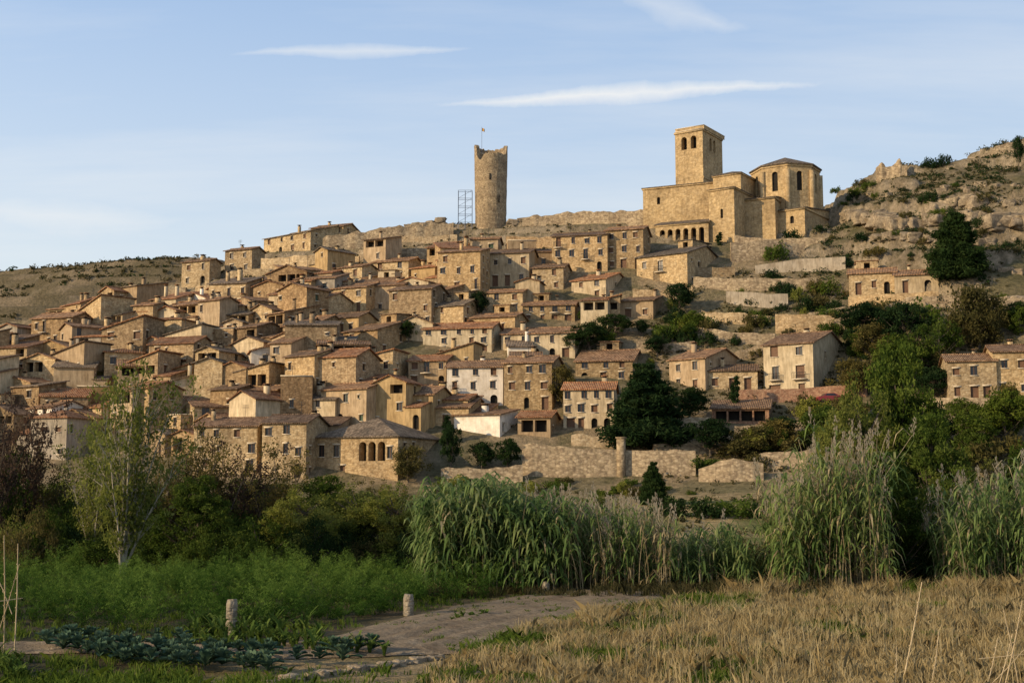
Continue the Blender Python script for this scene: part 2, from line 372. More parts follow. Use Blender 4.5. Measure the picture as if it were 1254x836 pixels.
def build_house(name,b,rk,wm,rm,floors,cols,skip=.1,gallery=False,side=1,chim=1,bal=.1,found=7,s=.3,holes=None,R=random,ww=.85,wh=1.2,win3='wood',jit=.1):
    mb=MB();w,d,h=b['w'],b['d'],b['h'];x=w/2;y=d/2
    hf=holes if holes is not None else grid_holes(w,h,floors,cols,skip,gallery=gallery,bal=bal,R=R,ww=ww,wh=wh,jit=jit)
    sc=max(1,int(d/3))
    hs=grid_holes(d,h,floors,sc,.45,bal=0,ground=False,R=R,jit=.25) if side else []
    hs2=grid_holes(d,h,floors,sc,.5,bal=0,ground=False,R=R,jit=.25) if side else []
    z=h-.05
    wall(mb,(-x,-y),(x,-y),0,z,hf);wall(mb,(x,-y),(x,y),0,z,hs);wall(mb,(x,y),(-x,y),0,z,[]);wall(mb,(-x,y),(-x,-y),0,z,hs2)
    for p,q in (((-x,-y),(x,-y)),((x,-y),(x,y)),((-x,y),(-x,-y))): wall(mb,p,q,-found,0,[])
    top=roof(mb,w,d,h,rk,s=s)
    for i in range(chim):
        cx=R.uniform(-x*.7,x*.7);cy=R.uniform(-y*.3,y*.6);a=R.uniform(.22,.4);zt=top+R.uniform(.3,.9)
        mb.box(cx-a,cx+a,cy-a,cy+a,h-.3,zt,0);mb.box(cx-a-.08,cx+a+.08,cy-a-.08,cy+a+.08,zt+.25,zt+.35,1)
        mb.box(cx-a+.1,cx+a-.1,cy-a+.1,cy+a-.1,zt,zt+.25,5)
    if R.random()<.3:
        cx=R.uniform(-x*.6,x*.6);mb.tube([(cx,0,h),(cx,0,top+1.8)],[.03,.03],6,4)
        for k in range(3): mb.tube([(cx-.45,0,top+1.7-.2*k),(cx+.45,0,top+1.7-.2*k)],[.02,.02],6,4)
    q=R.random()
    if rk=='gx' and q<.3 and w>5 and floors<=2:
        ax_=R.uniform(-x*.4,x*.4);aw=R.uniform(1.3,2.);wall(mb,(ax_-aw,0),(ax_+aw,0),h,top+1.5,[(aw-.5,aw+.5,h+1.2,top+1.1,'g')]);wall(mb,(ax_+aw,0),(ax_+aw,y),h,top+1.5);wall(mb,(ax_-aw,y),(ax_-aw,0),h,top+1.5);wall(mb,(ax_+aw,y),(ax_-aw,y),h,top+1.5)
        mb.slab([(ax_-aw-.2,-.2,top+1.5),(ax_+aw+.2,-.2,top+1.5),(ax_+aw+.2,y+.2,top+1.9),(ax_-aw-.2,y+.2,top+1.9)],.14,1)
    elif q>.5 and name=='village_house':
        sg=1 if R.random()<.5 else -1;lw=R.uniform(1.8,3.2);lh=h*R.uniform(.45,.75);y0=-y+R.uniform(-.9,1.2);y1=y*R.uniform(.2,.8);xa_=sg*(x-.02);xb_=sg*(x+lw)
        x0,x1=min(xa_,xb_),max(xa_,xb_);fh=grid_holes(lw,lh,max(1,int(lh/2.4)),1,.2,bal=0,R=R,jit=.2)
        wall(mb,(x0,y0),(x1,y0),0,lh,fh);wall(mb,(x0,y0),(x1,y0),-found,0);wall(mb,(x1,y0),(x1,y1),-found,lh);wall(mb,(x0,y1),(x0,y0),-found,lh)
        e=.25;za,zb=lh,lh+.28*(y1-y0);mb.slab([(x0-e,y0-e,za-.03),(x1+e,y0-e,za-.03),(x1+e,y1,zb+.04),(x0-e,y1,zb+.04)],.14,1)
        for xx_ in (x0,x1): mb.poly([(xx_,y0,lh),(xx_,y1,lh),(xx_,y1,zb-.1)],0)
    return mb.obj(name,[M[wm],M[rm],M['glass'],M[win3],M['trim'],M['dark'],M['iron']],(b['cx'],b['cy'],b['z']),b['yaw'])
def hero(name,pl,pn,pr,ptop,pbase,yaw,rk,wm,rm,floors,cols,Y=None,d=None,**k):
    b=solve_box(pl,pn,pr,ptop,pbase,yaw,Y,d);HERO.append((pl,pr,ptop-4,pbase,b))
    return build_house(name,b,rk,wm,rm,floors,cols,**k)
hero('white_plastered_house',547,616,622,448,497,-6,'gx','white','rb',3,3,d=8,skip=0,bal=.2)
hero('cream_house',690,752,762,475,526,-8,'gx','cream','ro',3,4,d=8,skip=0)
hero('stone_house',617,676,690,442,503,-14,'gx','stone','rb',3,3)
hero('stone_house',500,546,552,440,474,-10,'gx','tan','ro',2,3,d=7)
b=solve_box(382,487,543,532,590,-22)
w,h=b['w'],b['h'];hl=[(.9,1.8,h*.55,h*.8,'w'),(3.2,4.1,h*.55,h*.8,'w')]+[(w*.55+i*1.4,w*.55+i*1.4+1.1,h*.45,h*.86,'A') for i in range(3)]+[(1.2,2.,.6,1.6,'w'),(4.2,5.0,.2,2.2,'d'),(w-1.6,w-.8,h*.5,h*.75,'w')]
HERO.append((382,543,500,590,b));build_house('stone_farmhouse',b,'hip','stone','rg',2,4,holes=hl,s=.42,chim=0)
hero('stone_house',320,374,384,516,588,-12,'gx','stone','rb',3,3,d=8,skip=.2,jit=.25)
hero('stone_house',236,314,322,520,580,-8,'gx','stone','rb',3,4,d=8,skip=.25,jit=.25)
hero('whitewashed_annex',556,612,634,506,536,-25,'shed','white','rb',1,2,s=.2,skip=.4)
hero('timber_garage',634,674,684,509,536,-14,'gx','tan','ro',1,2,gallery=True,d=6,chim=0)
hero('apartment_house',936,997,1042,418,487,-33,'gx','cream','rb',3,2,skip=0,bal=.6,wh=1.5,ww=1.2)
hero('stone_house',820,864,912,437,480,-38,'gx','tan','rb',2,2)
hero('stone_house',866,928,936,452,480,-10,'gx','stone','rb',1,3,d=7)
hero('open_shed',872,942,958,498,522,-14,'shed','brick','rb',1,2,gallery=True,d=6,chim=0)
hero('stone_house',1162,1222,1236,440,492,-12,'gx','stone','rb',2,3,d=8)
hero('stone_house',1218,1290,1300,428,488,-12,'gx','stone','rb',2,3,d=8)
hero('row_house',1040,1098,1112,332,360,-16,'gx','stone','rb',1,3,d=9)
hero('row_house',1096,1150,1168,334,358,-16,'gx','cream','rb',1,2,d=9)
hero('stone_mansion',676,744,752,286,333,-12,'gx','stone','rb',3,4,d=8,skip=.05)
hero('stone_mansion',742,788,802,279,330,-16,'gx','stone','rb',3,3,d=8,skip=.05)
hero('stone_block_house',780,842,894,308,352,-34,'gx','stone','rg',2,3,skip=.6)
hero('tall_stone_house',536,588,600,306,372,-14,'shed','stone','rb',4,3,skip=.35,jit=.25)
hero('stone_house',597,648,660,308,350,-12,'gx','cream','rb',2,3)
hero('stone_house',652,690,700,326,356,-14,'gx','stone','rb',2,2)
hero('stone_house',395,448,476,350,384,-24,'gx','stone','rb',2,3)
hero('stone_house',476,528,548,352,400,-20,'gx','stone2','rb',3,3,skip=.3,jit=.25)
hero('cream_house',518,602,614,400,432,-12,'gx','cream','ro',3,5,d=9,skip=.05)
hero('stone_house',614,704,722,406,440,-12,'gx','cream','rb',2,5,d=9)
hero('stone_house',640,704,712,372,394,-8,'gx','stone','rb',2,4,d=7)
hero('cream_house',700,742,774,340,366,-28,'gx','cream','ro',2,2)
hero('stone_house',705,775,790,440,466,-12,'gx','stone','rb',2,3)
hero('stone_house',420,462,516,402,436,-35,'gx','stone','rb',2,2)
hero('ridge_house',323,380,444,282,306,-38,'gx','stone','rg',2,4,Y=268)
hero('ridge_house',380,420,440,276,300,-20,'gx','stone','rb',2,3,Y=274)
hero('ridge_house',275,308,324,304,334,-22,'gx','stone','rb',2,2)
hero('ridge_house',222,256,270,318,350,-22,'gx','stone','rb',2,2)
hero('stone_house',760,800,812,366,392,-20,'shed','tan','rb',1,2)
hero('stone_house',596,640,650,356,384,-16,'gx','stone','rb',2,2)
hero('stone_house',455,500,520,318,344,-20,'gx','stone','rb',2,2)
# ---- packed houses of the old town
POLY=[(-90,540),(-90,455),(0,448),(50,430),(75,402),(150,392),(215,388),(290,368),(390,352),(440,338),(535,322),(600,314),(690,330),(790,350),(800,380),(770,400),(700,400),(700,440),(780,448),(700,505),(640,545),(540,540),(380,548),(220,550),(-90,552)]
def inpoly(x,y,P):
    c=False;j=len(P)-1
    for i in range(len(P)):
        if (P[i][1]>y)!=(P[j][1]>y) and x<(P[j][0]-P[i][0])*(y-P[i][1])/(P[j][1]-P[i][1])+P[i][0]: c=not c
        j=i
    return c
R=random.Random(11);cnt=0
yy=174.
while yy<272:
    xx=-130+R.uniform(0,4)
    while xx<42:
        x=xx+R.uniform(-.8,.8);y=yy+R.uniform(-2,2);w=R.uniform(3.6,8.6);xx+=w*.82
        h0=H(x,y);px,py=proj(x,y,h0)
        if not inpoly(px,py,POLY) or R.random()<.05: continue
        d=R.uniform(4.5,8);h=R.choice([3.4,4.2,5,5.8,6.4,7,8.2]);yaw=math.radians(-26+64*(float(vn(x/18,y/18+5))-.5)+R.uniform(-11,11))
        if R.random()<.15: yaw+=math.radians(R.uniform(30,60))
        if any(math.hypot(x-g[4]['cx'],y-g[4]['cy'])<.34*(g[4]['w']+w) for g in HERO): continue
        zf=H(x,y-d/2)
        def over(h):
            a0,b0=proj(x-w/2,y-d/2,zf+h+1.2);a1,b1=proj(x+w/2,y-d/2,zf)
            for g in HERO:
                if g[4]['cy']>y:
                    ox=min(a1,g[1])-max(a0,g[0]);oy=min(b1,g[3])-max(b0,g[2])
                    if ox>0 and oy>0 and (ox*oy>.22*(g[1]-g[0])*(g[3]-g[2]) or oy>.45*(g[3]-g[2]) and ox>.3*(g[1]-g[0])): return True
            return False
        while h>3 and over(h): h-=.7
        if h<=3: continue
        fl=max(1,round(h/2.6));b=dict(cx=x,cy=y,z=zf-.3,w=w,d=d,h=h,yaw=yaw)
        wm=R.choices(['stone','stone2','cream','tan','ochre','grey','white'],[36,24,13,12,7,4,5])[0]
        rm=R.choices(['rb','ro','rg'],[46,32,22])[0]
        build_house('village_house',b,R.choices(['gx','gy','shed','sx','hip','flat'],[34,18,26,13,4,4])[0],wm,rm,fl,max(1,int(w/R.uniform(1.9,2.9))),skip=.36,gallery=R.random()<.2,side=1,chim=R.choice([0,1,1,2]),found=5,s=R.uniform(.24,.40),R=R,ww=R.uniform(.6,1),wh=R.uniform(.8,1.35),win3=R.choice(['wood','wood','wood','wood2']),jit=.3)
        cnt+=1
    yy+=R.uniform(4.9,5.8)
print('filler',cnt)
# ---------------------------------------------------------------- church
cb=MB();ox,oy,oz=at(880,285,252)
CM=[M['ashlar'],M['rg'],M['dark'],M['wood'],M['trim'],M['dark'],M['iron']]
def part(pl,pn,pr,pt,pb,yaw,Y,rk,hf=(),hs=(),d=None,s=.22,corn=True,found=6):
    b=solve_box(pl,pn,pr,pt,pb,yaw,Y,d);w,d,h=b['w'],b['d'],b['h'];x=w/2;y=d/2;mb=MB()
    hf=hf(w,h) if callable(hf) else hf;hs=hs(d,h) if callable(hs) else hs
    z=h-.05
    wall(mb,(-x,-y),(x,-y),0,z,hf,trim=False);wall(mb,(x,-y),(x,y),0,z,hs,trim=False);wall(mb,(x,y),(-x,y),0,z);wall(mb,(-x,y),(-x,-y),0,z)
    for p,q in (((-x,-y),(x,-y)),((x,-y),(x,y)),((-x,y),(-x,-y))): wall(mb,p,q,-found,0,[])
    if rk!='none': roof(mb,w,d,h,rk,s=s,o=.3)
    if corn:
        for q in ((-x-.2,x+.2,-y-.2,-y),(x,x+.2,-y,y),(-x-.2,-x,-y,y)): mb.box(*q,z-.45,z-.12,0)
    c,sn=math.cos(b['yaw']),math.sin(b['yaw'])
    for V in mb.V:
        X=V[:,0]*c-V[:,1]*sn+b['cx']-ox;Yy=V[:,0]*sn+V[:,1]*c+b['cy']-oy;V[:,0]=X;V[:,1]=Yy;V[:,2]+=b['z']-oz
        cb.V.append(V)
    for Fc,m,r in mb.P: cb.P.append((Fc+cb.n,m,r))
    cb.n+=mb.n
def tw(w,h): return [(w*.5-1.75,w*.5-.45,h-4.1,h-1.3,'A'),(w*.5+.45,w*.5+1.75,h-4.1,h-1.3,'A')]
def tw1(w,h): return [(w*.5-1.6,w*.5-.4,h-4.1,h-1.3,'A'),(w*.5+.4,w*.5+1.6,h-4.1,h-1.3,'A')]
part(828,862,886,157,262,-33,264,'flat',tw,tw1)
part(827.4,862,886.6,215,216.5,-33,263.9,'none',corn=False,found=.2)
part(827,862,887,153,157,-33,263.9,'flat',corn=False,found=.1)
part(788,903,940,219,292,-24,253,'shed',[( 3,3.7,8.5,10.,'a')],d=12,s=.15)
part(874,908,936,210,262,-33,250,'hip',s=.35)
part(869,900,926,228,296,-33,245,'hip',lambda w,h:[(w*.45,w*.45+.55,h*.45,h*.62,'a')],s=.25)
def arc(w,h):
    k=6;sw=(w-1.2)/k;return [(.6+i*sw+.28,.6+(i+1)*sw-.28,h*.22,h*.80,'A') for i in range(k)]
part(803,868,880,270,306,-22,247,'shed',arc,d=5,s=.35)
part(950,986,1018,253,284,-35,246,'shed',lambda w,h:[(w*.5,w*.5+.8,h*.4,h*.7,'a')],s=.15)
part(905,950,960,240,288,-25,247,'shed',d=5,s=.2)
ax,ay,az0=at(963,262,257);zt=at(963,209,257)[2];za=at(963,193,257)[2];rad=42/F*257
th0=math.radians(-90-9);pts=[(ax+rad*math.cos(th0+i*math.pi/4)-ox,ay+rad*math.sin(th0+i*math.pi/4)-oy) for i in range(8)]
for i in range(8):
    p,q=pts[i],pts[(i+1)%8];L=math.dist(p,q)
    wall(cb,p,q,az0-oz-8,zt-oz,[(L/2-.6,L/2+.6,zt-oz-5.6,zt-oz-1.6,'a')] if i in(0,6,7,1) else [],trim=False)
    e=1.07;c0=np.array([ax-ox,ay-oy]);P=c0+(np.array(p)-c0)*e;Q=c0+(np.array(q)-c0)*e
    cb.slab([(*P,zt-oz-.05),(*Q,zt-oz-.05),(*c0,za-oz)],.25,1)
    e=1.03;P2=c0+(np.array(p)-c0)*e;Q2=c0+(np.array(q)-c0)*e
    cb.poly([(*P2,zt-oz-.7),(*Q2,zt-oz-.7),(*Q2,zt-oz-.25),(*P2,zt-oz-.25)],0)
    cb.poly([(*P2,zt-oz-.7),(*p,zt-oz-.72),(*q,zt-oz-.72),(*Q2,zt-oz-.7)],0)
    cb.box(p[0]-.45,p[0]+.45,p[1]-.45,p[1]+.45,az0-oz-8,zt-oz-1.4,0)
cb.obj('church',CM,(ox,oy,oz))
# ---------------------------------------------------------------- round keep, flag, scaffold
D=278;cx_,_,z0=at(601,272,D);zt=at(601,178,D)[2];r0=20.5/F*D
mb=MB();NS=120;NZ=26
def topz(a):
    dg=math.degrees(a)%360
    dd=(dg-272+180)%360-180
    cut=2.3*float(ss(-64,-54,dd))*float(1-ss(60,74,dd))+1.2*math.exp(-((dd+42)/14)**2)
    return zt-cut-.4*float(vn(dg/7.,3))-.2*float(vn(dg/3.,8))
outer=np.zeros((NS,NZ,3));inner=np.zeros((NS,NZ,3))
for i in range(NS):
    a=2*math.pi*i/NS;tz=topz(a)
    for j in range(NZ):
        z=z0-4+(tz-z0+4)*j/(NZ-1);fl=r0*(.92+.10*(z-z0+4)/(zt-z0+4))
        rr=fl+.14*(vn(a*9,z*1.3)-.5)
        outer[i,j]=(rr*math.cos(a),rr*math.sin(a),z-z0);inner[i,j]=((fl-.8)*math.cos(a),(fl-.8)*math.sin(a),z-z0)
def gridF(n,m,wrap=True): return [(i*m+j,((i+1)%n)*m+j,((i+1)%n)*m+j+1,i*m+j+1) for i in range(n if wrap else n-1) for j in range(m-1)]
mb.chunk(outer.reshape(-1,3),gridF(NS,NZ),0);mb.chunk(inner.reshape(-1,3),[f[::-1] for f in gridF(NS,NZ)],0)
for i in range(NS):
    j=(i+1)%NS;mb.poly([outer[i,-1],outer[j,-1],inner[j,-1],inner[i,-1]],0)
for (px,py) in ((600,216),(611,243)):
    x,y,z=at(px,py,D-r0);mb.box(x-cx_-.15,x-cx_+.15,-r0-.1,-r0+.6,z-z0-.7,z-z0+.7,1)
mb.obj('ruined_round_tower',[M['ruin'],M['dark']],(cx_,D,z0))
mb=MB();fx,_,fz=at(590,178,D);mb.tube([(0,0,-2),(0,0,4.2)],[.05,.04],0,6)
M['flag']=simple('red_yellow_flag_cloth',(.5,.28,.08),.8)
V=[];nf=6
for i in range(nf+1): V+= [(-.02+i*.11,.1*math.sin(i*1.2),3.3-.05*i),(-.02+i*.11,.1*math.sin(i*1.2),4.0-.05*i)]
mb.chunk(V,[(2*i,2*i+2,2*i+3,2*i+1) for i in range(nf)],1)
mb.obj('flag_on_pole',[M['steel'],M['flag']],(fx,D,fz))
mb=MB();sx0=at(561,272,276);sx1=at(578,272,276);wS=sx1[0]-sx0[0];hS=at(561,233,276)[2]-sx0[2]
for x in (0,wS/2,wS):
    for y in (0,1.5): mb.tube([(x,y,-3),(x,y,hS)],[.06,.06],0,5)
for k in range(5):
    z=hS*k/4
    for y in (0,1.5): mb.tube([(0,y,z),(wS,y,z)],[.045,.045],0,5)
    if k<4: mb.tube([(0,0,z),(wS,0,z+hS/4)],[.035,.035],0,4)
    for x in (0,wS): mb.tube([(x,0,z),(x,1.5,z)],[.045,.045],0,5)
mb.obj('scaffold_tower',[M['steel']],(sx0[0],276,sx0[2]))
# ---------------------------------------------------------------- walls
wc=[0]
def runwall(name,pts,hm,mt,thick=.6,jag=.25,down=3.5):
    W3=[];wc[0]+=13
    for q in pts: W3.append(at(*q) if len(q)==3 else hit(*q))
    mb=MB();P=[]
    for i in range(len(W3)-1):
        a=np.array(W3[i]);b=np.array(W3[i+1]);k=max(2,int(np.linalg.norm(b-a)/.8))
        for j in range(k): P.append(a+(b-a)*j/k)
    P.append(np.array(W3[-1]));P=np.array(P);n_=len(P);o=P.mean(0)
    hh=hm if np.isscalar(hm) else np.interp(np.arange(n_),np.linspace(0,n_-1,len(hm)),hm)
    tz=P[:,2]+hh+jag*2*(np.array([float(fbm(i*.6,wc[0],3)) for i in range(n_)])-.5)
    T=np.gradient(P[:,:2],axis=0);T/=np.linalg.norm(T,axis=1)[:,None];Nn=np.stack([T[:,1],-T[:,0]],1)*thick/2
    rows=[]
    for sgn,zz in ((1,P[:,2]-down),(1,tz),(-1,tz+.01),(-1,P[:,2]-down)):
        rows.append(np.column_stack([P[:,:2]+sgn*Nn,zz])-o)
    V=np.stack(rows,1).reshape(-1,3);Fc=[(i*4+j,(i+1)*4+j,(i+1)*4+j+1,i*4+j+1) for i in range(n_-1) for j in range(3)]
    mb.chunk(V,Fc,0);mb.chunk(V[:4],[(0,1,2,3)],0);mb.chunk(V[-4:],[(3,2,1,0)],0)
    return mb.obj(name,[M[mt]],tuple(o))
runwall('castle_wall',[(395,308,266),(470,303,268),(555,298,270)],[3.2,4.2,4.5],'ruin',jag=.8)
runwall('castle_wall',[(640,282,274),(700,282,272),(790,288,262)],[3.,4.4,5.2],'ruin',jag=.6)
for p,hh,m_ in [([(640,582),(700,585),(758,583)],[4.2,4.,3.6],'ruin'),([(764,582),(800,584),(852,582)],[3.6,3.6,3.4],'ruin'),([(856,590),(890,590),(935,588)],[1.8,3.,2.2],'ruin'),([(540,590),(590,592),(640,590)],[1.8,2,2.2],'ruin'),
 ([(800,560),(860,556),(905,552)],[1.6,1.8,1.4],'ruin'),([(790,520),(830,528),(870,526)],[1.6,1.8,1.8],'stone'),([(700,545),(750,548),(800,546)],[1.6,1.6,1.6],'stone'),([(930,575),(1000,572),(1060,560)],[2,2.4,2],'ruin'),([(900,540),(960,538),(1040,528)],[2,2.2,2],'ruin')]: runwall('stone_retaining_wall',p,hh,m_,jag=.4)
runwall('brick_garden_wall',[(905,492),(980,492),(1062,486)],[1.8,2,2.],'brick',jag=.1)
runwall('concrete_terrace_wall',[(925,336),(980,332),(1036,328)],[1.6,2.2,2.],'conc',jag=.05)
runwall('concrete_terrace_wall',[(890,372),(940,376),(965,374)],[2.2,2.4,2.],'conc',jag=.05)
for p,hh in [([(775,370),(815,370),(848,364)],[2.4,2.2,2]),([(950,408),(985,408),(1022,404)],[3,3.2,2.2]),([(1022,404),(1060,396),(1110,380)],[1.8,2.,1.8]),([(840,410),(900,420),(950,422)],[1.6,1.8,1.8]),([(890,445),(930,436),(960,436)],[1.6,1.8,1.8]),
 ([(895,322),(930,318),(985,310)],[4,3.4,1.8]),([(1110,378),(1160,376),(1200,380)],[1.8,2,1.5]),([(110,378),(170,368),(228,362)],[1.6,1.8,1.6]),([(320,330),(380,326),(440,326)],[2.2,2.4,2]),([(440,318),(500,320),(560,318)],[2,2.6,2.4]),
 ([(225,340),(280,342),(330,338)],[1.6,1.8,1.6]),([(850,352),(900,356),(1000,352)],[2,2.2,1.6]),([(860,392),(900,396),(946,398)],[1.6,1.8,1.6]),([(1045,420),(1090,424),(1150,418)],[1.4,1.6,1.4]),([(780,430),(820,432),(850,428)],[1.6,1.6,1.4]),([(1040,376),(1090,372),(1150,366)],[1.6,1.6,1.4]),
 ([(330,350),(380,348),(430,348)],[1.6,1.6,1.6]),([(40,398),(100,388),(160,384)],[1.4,1.6,1.4]),([(620,300),(660,303),(690,300)],[2,2,2]),([(470,298),(520,300),(560,296)],[1.6,1.8,1.6]),([(900,300),(940,305),(1010,298)],[2,1.8,1.2]),([(1130,500),(1190,502),(1260,500)],[1.6,1.8,1.6]),
 ([(60,415),(75,395),(90,388)],[1.5,1.5,1.5]),([(240,360),(290,352),(340,350)],[1.4,1.4,1.4]),([(985,395),(1040,385),(1060,380)],[1.4,1.6,1.2]),([(800,345),(850,340),(900,338)],[1.8,2,1.6]),([(1180,470),(1220,472),(1260,470)],[1.4,1.4,1.4])]: runwall('stone_terrace_wall',p,hh,random.choice(['ruin','stone','ruin']),jag=.35)
def ruin(px,pb,D,bl):
    # one ragged standing wall: bl = (x, height) profile
    x,y,z=at(px,pb,D);mb=MB();xs_=np.arange(bl[0][0],bl[-1][0]+.01,.22);hs_=np.interp(xs_,[q[0] for q in bl],[q[1] for q in bl])+np.array([random.uniform(-.15,.15) for _ in xs_])
    V=[]
    for a,h_ in zip(xs_,hs_):
        for yy_,zz_ in ((-.5,-3),(-.5,h_),(.5,h_+.02),(.5,-3)): V.append((a,yy_+random.uniform(-.05,.05),zz_))
    nn=len(xs_);mb.chunk(V,[(i*4+j,(i+1)*4+j,(i+1)*4+j+1,i*4+j+1) for i in range(nn-1) for j in range(3)],0);mb.chunk(V[:4],[(0,1,2,3)],0);mb.chunk(V[-4:],[(3,2,1,0)],0)
    mb.obj('summit_ruin',[M['ruin']],(x,y,z),-.4)
ruin(1073,214,268,[(0,1.4),(.6,1.9),(1.4,2.6),(2.1,1.4),(3.2,1.2),(4.,1.9),(4.6,2.9),(5.2,2.8),(5.4,1.3),(6.4,.9)])
runwall('summit_ruin',[(1196,198,262),(1225,192,262),(1262,186,262)],[1.2,2.6,3],'ruin',jag=.7)
x,y,z=hit(761,583);mb=MB();mb.box(-.5,.5,-.5,.5,-2,4.9,0);mb.box(-.62,.62,-.62,.62,4.9,5.1,0);mb.obj('stone_gate_pillar',[M['ruin']],(x,y,z),-.3)
# ---------------------------------------------------------------- foliage prototypes
def leaves(mb,cent,rad,per,size,m=1,flat=.8,asp=.45,seed=0):
    g=np.random.default_rng(seed);cent=np.asarray(cent,float);n_=len(cent);rad=np.broadcast_to(rad,(n_,))
    p=np.repeat(cent,per,0);N_=len(p)
    dv=g.normal(size=(N_,3));dv/=np.linalg.norm(dv,axis=1)[:,None];rr=g.random(N_)**.45
    p=p+dv*(rr*np.repeat(rad,per))[:,None]*np.array([1,1,flat])
    a=g.normal(size=(N_,3));a/=np.linalg.norm(a,axis=1)[:,None];b=np.cross(a,g.normal(size=(N_,3)));b/=np.linalg.norm(b,axis=1)[:,None]
    s=size*(.55+.9*g.random(N_))[:,None]
    a=a*s;b=b*s*asp
    V=np.stack([p-a,p-b,p+a,p+b],1).reshape(-1,3);Fc=np.arange(N_*4).reshape(N_,4)
    cr=np.repeat(g.random(n_),per)
    mb.chunk(V,Fc,m,np.clip(.45*cr+.45*g.random(N_)+.1*rr,0,1))
LM={'dk':leafm('dark_evergreen_foliage',[(.010,.022,.010),(.022,.044,.016),(.045,.07,.025)]),
'md':leafm('green_foliage',[(.028,.05,.010),(.065,.10,.018),(.13,.165,.035)],.4),
'lt':leafm('yellow_green_foliage',[(.08,.10,.02),(.17,.19,.04),(.28,.28,.08)],.45),
'ol':leafm('olive_brown_foliage',[(.045,.045,.015),(.095,.085,.03),(.17,.14,.05)],.4),
'br':leafm('russet_foliage',[(.035,.024,.02),(.075,.05,.038),(.14,.09,.06)]),
'sc':leafm('dry_scrub_foliage',[(.035,.038,.018),(.07,.066,.03),(.13,.11,.055)])}
bark=simple('tree_bark',(.10,.08,.06),.95,.4,6.)
pale=simple('pale_bark',(.30,.27,.21),.9,.3,6.)
def crown_tree(seed,Hh,Rr,nc,per,size,lm,trunk=.3,bk=None,cr=.28,shape=1.):
    g=np.random.default_rng(seed);mb=MB();tr=Hh*.022+.04
    top=np.array([g.normal()*.1*Rr,g.normal()*.1*Rr,Hh*.8])
    tp=[np.array([0,0,-.5]),np.array([0,0,Hh*trunk*.6]),top*np.array([.5,.5,.6]),top];mb.tube(tp,[tr*1.3,tr,tr*.6,tr*.15],0,7)
    cs=[]
    while len(cs)<nc:
        v=g.normal(size=3);v/=np.linalg.norm(v);v*=g.random()**.35
        z=Hh*trunk+(Hh*(1-trunk))*(v[2]*.5+.5)
        wz=1-.35*max(0,v[2])*shape
        c=np.array([v[0]*Rr*wz,v[1]*Rr*wz,z]);c[:2]*=g.uniform(.75,1.12);c[2]*=g.uniform(.90,1.08)
        if float(vn(c[0]*2.2/Rr+seed*3.1,c[2]*4/Hh+c[1]*2/Rr+seed))<.35: continue
        cs.append(c)
    cs=np.array(cs)
    for c in cs[::2]:
        z=max(Hh*trunk*.5,c[2]-np.linalg.norm(c[:2])*.8);s_=np.array([0,0,min(z,Hh*.7)])
        mid=(s_+c)/2+np.array([0,0,-.05*Rr]);mb.tube([s_,mid,c],[tr*.35,tr*.2,tr*.06],0,4)
    leaves(mb,cs,Rr*cr*(.7+.6*g.random(nc)),per,size,seed=seed+1);return mb.mesh('tree_mesh',[bk or bark,LM[lm]])
def cone_tree(seed,Hh,Rr,lm,per=60,size=.28,gap=.75):
    g=np.random.default_rng(seed);mb=MB();mb.tube([(0,0,-.5),(0,0,Hh*.5),(0,0,Hh*.97)],[Hh*.02+.05,Hh*.014,.03],0,7);cs=[];rd=[]
    z=Hh*.08
    while z<Hh*.98:
        t=z/Hh;r=Rr*min(1,(t+.25)*2.4)*(1-t)**.65*(.75+.45*g.random());k=max(2,int(2*math.pi*r/1.2))
        a0=g.random()*6
        for i in range(k):
            a=a0+i*2*math.pi/k+g.normal()*.15;q=r*g.uniform(.55,1.15)
            tip=np.array([q*math.cos(a),q*math.sin(a),z-q*.12]);mb.tube([(0,0,z),tip],[.05,.02],0,4)
            for f in (.45,.8,1.): cs.append(tip*np.array([f,f,1])+np.array([0,0,g.normal()*.15]));rd.append(.28*Rr*(1-t)**.5+.18)
        z+=gap*(.7+.5*g.random())
    leaves(mb,cs,np.array(rd),per,size,flat=.6,asp=.3,seed=seed);return mb.mesh('conifer_mesh',[bark,LM[lm]])
def bush(seed,Rr,Hh,nc,per,size,lm,cr=.38):
    g=np.random.default_rng(seed);mb=MB();cs=[]
    for i in range(nc):
        a=g.random()*6.28;r=Rr*g.random()**.5;z=Hh*(.15+.8*g.random())*math.sqrt(max(.05,1-(r/Rr)**2*.8))*g.uniform(.8,1.15);cs.append((r*math.cos(a),r*math.sin(a),z))
    for c in cs[::3]: mb.tube([(0,0,-.3),(c[0]*.5,c[1]*.5,c[2]*.6),c],[.06,.04,.015],0,4)
    leaves(mb,cs,min(Rr,Hh)*cr,per,size,seed=seed);return mb.mesh('bush_mesh',[bark,LM[lm]])
def sapling(seed,Hh,Rr,nb,per,size,lm,bk,cl=5):
    g=np.random.default_rng(seed);mb=MB();cs=[]
    for i in range(nb):
        a=g.random()*6.28;sp=Rr*g.random()**.6;hh=Hh*g.uniform(.55,1.);p=[]
        for k in range(7):
            t=k/6;p.append((sp*t**1.4*math.cos(a)+g.normal()*.08*t*Rr*.4,sp*t**1.4*math.sin(a)+g.normal()*.03*Rr*t,hh*t-.2))
        mb.tube(p,[.08*(1-k/6.6)*Hh/9 for k in range(7)],0,5)
        for k in range(2,7):
            for c in range(cl):
                q=np.array(p[k])+g.normal(size=3)*np.array([.10,.10,.07])*Hh*.6*(.5+.5*k/6)
                if c%2==0: mb.tube([p[k-1],q],[.02*Hh/9,.008],0,3)
                cs.append(q)
    leaves(mb,np.array(cs),.38*Hh/8,per,size,seed=seed,flat=1.);return mb.mesh('sapling_mesh',[bk,LM[lm]])
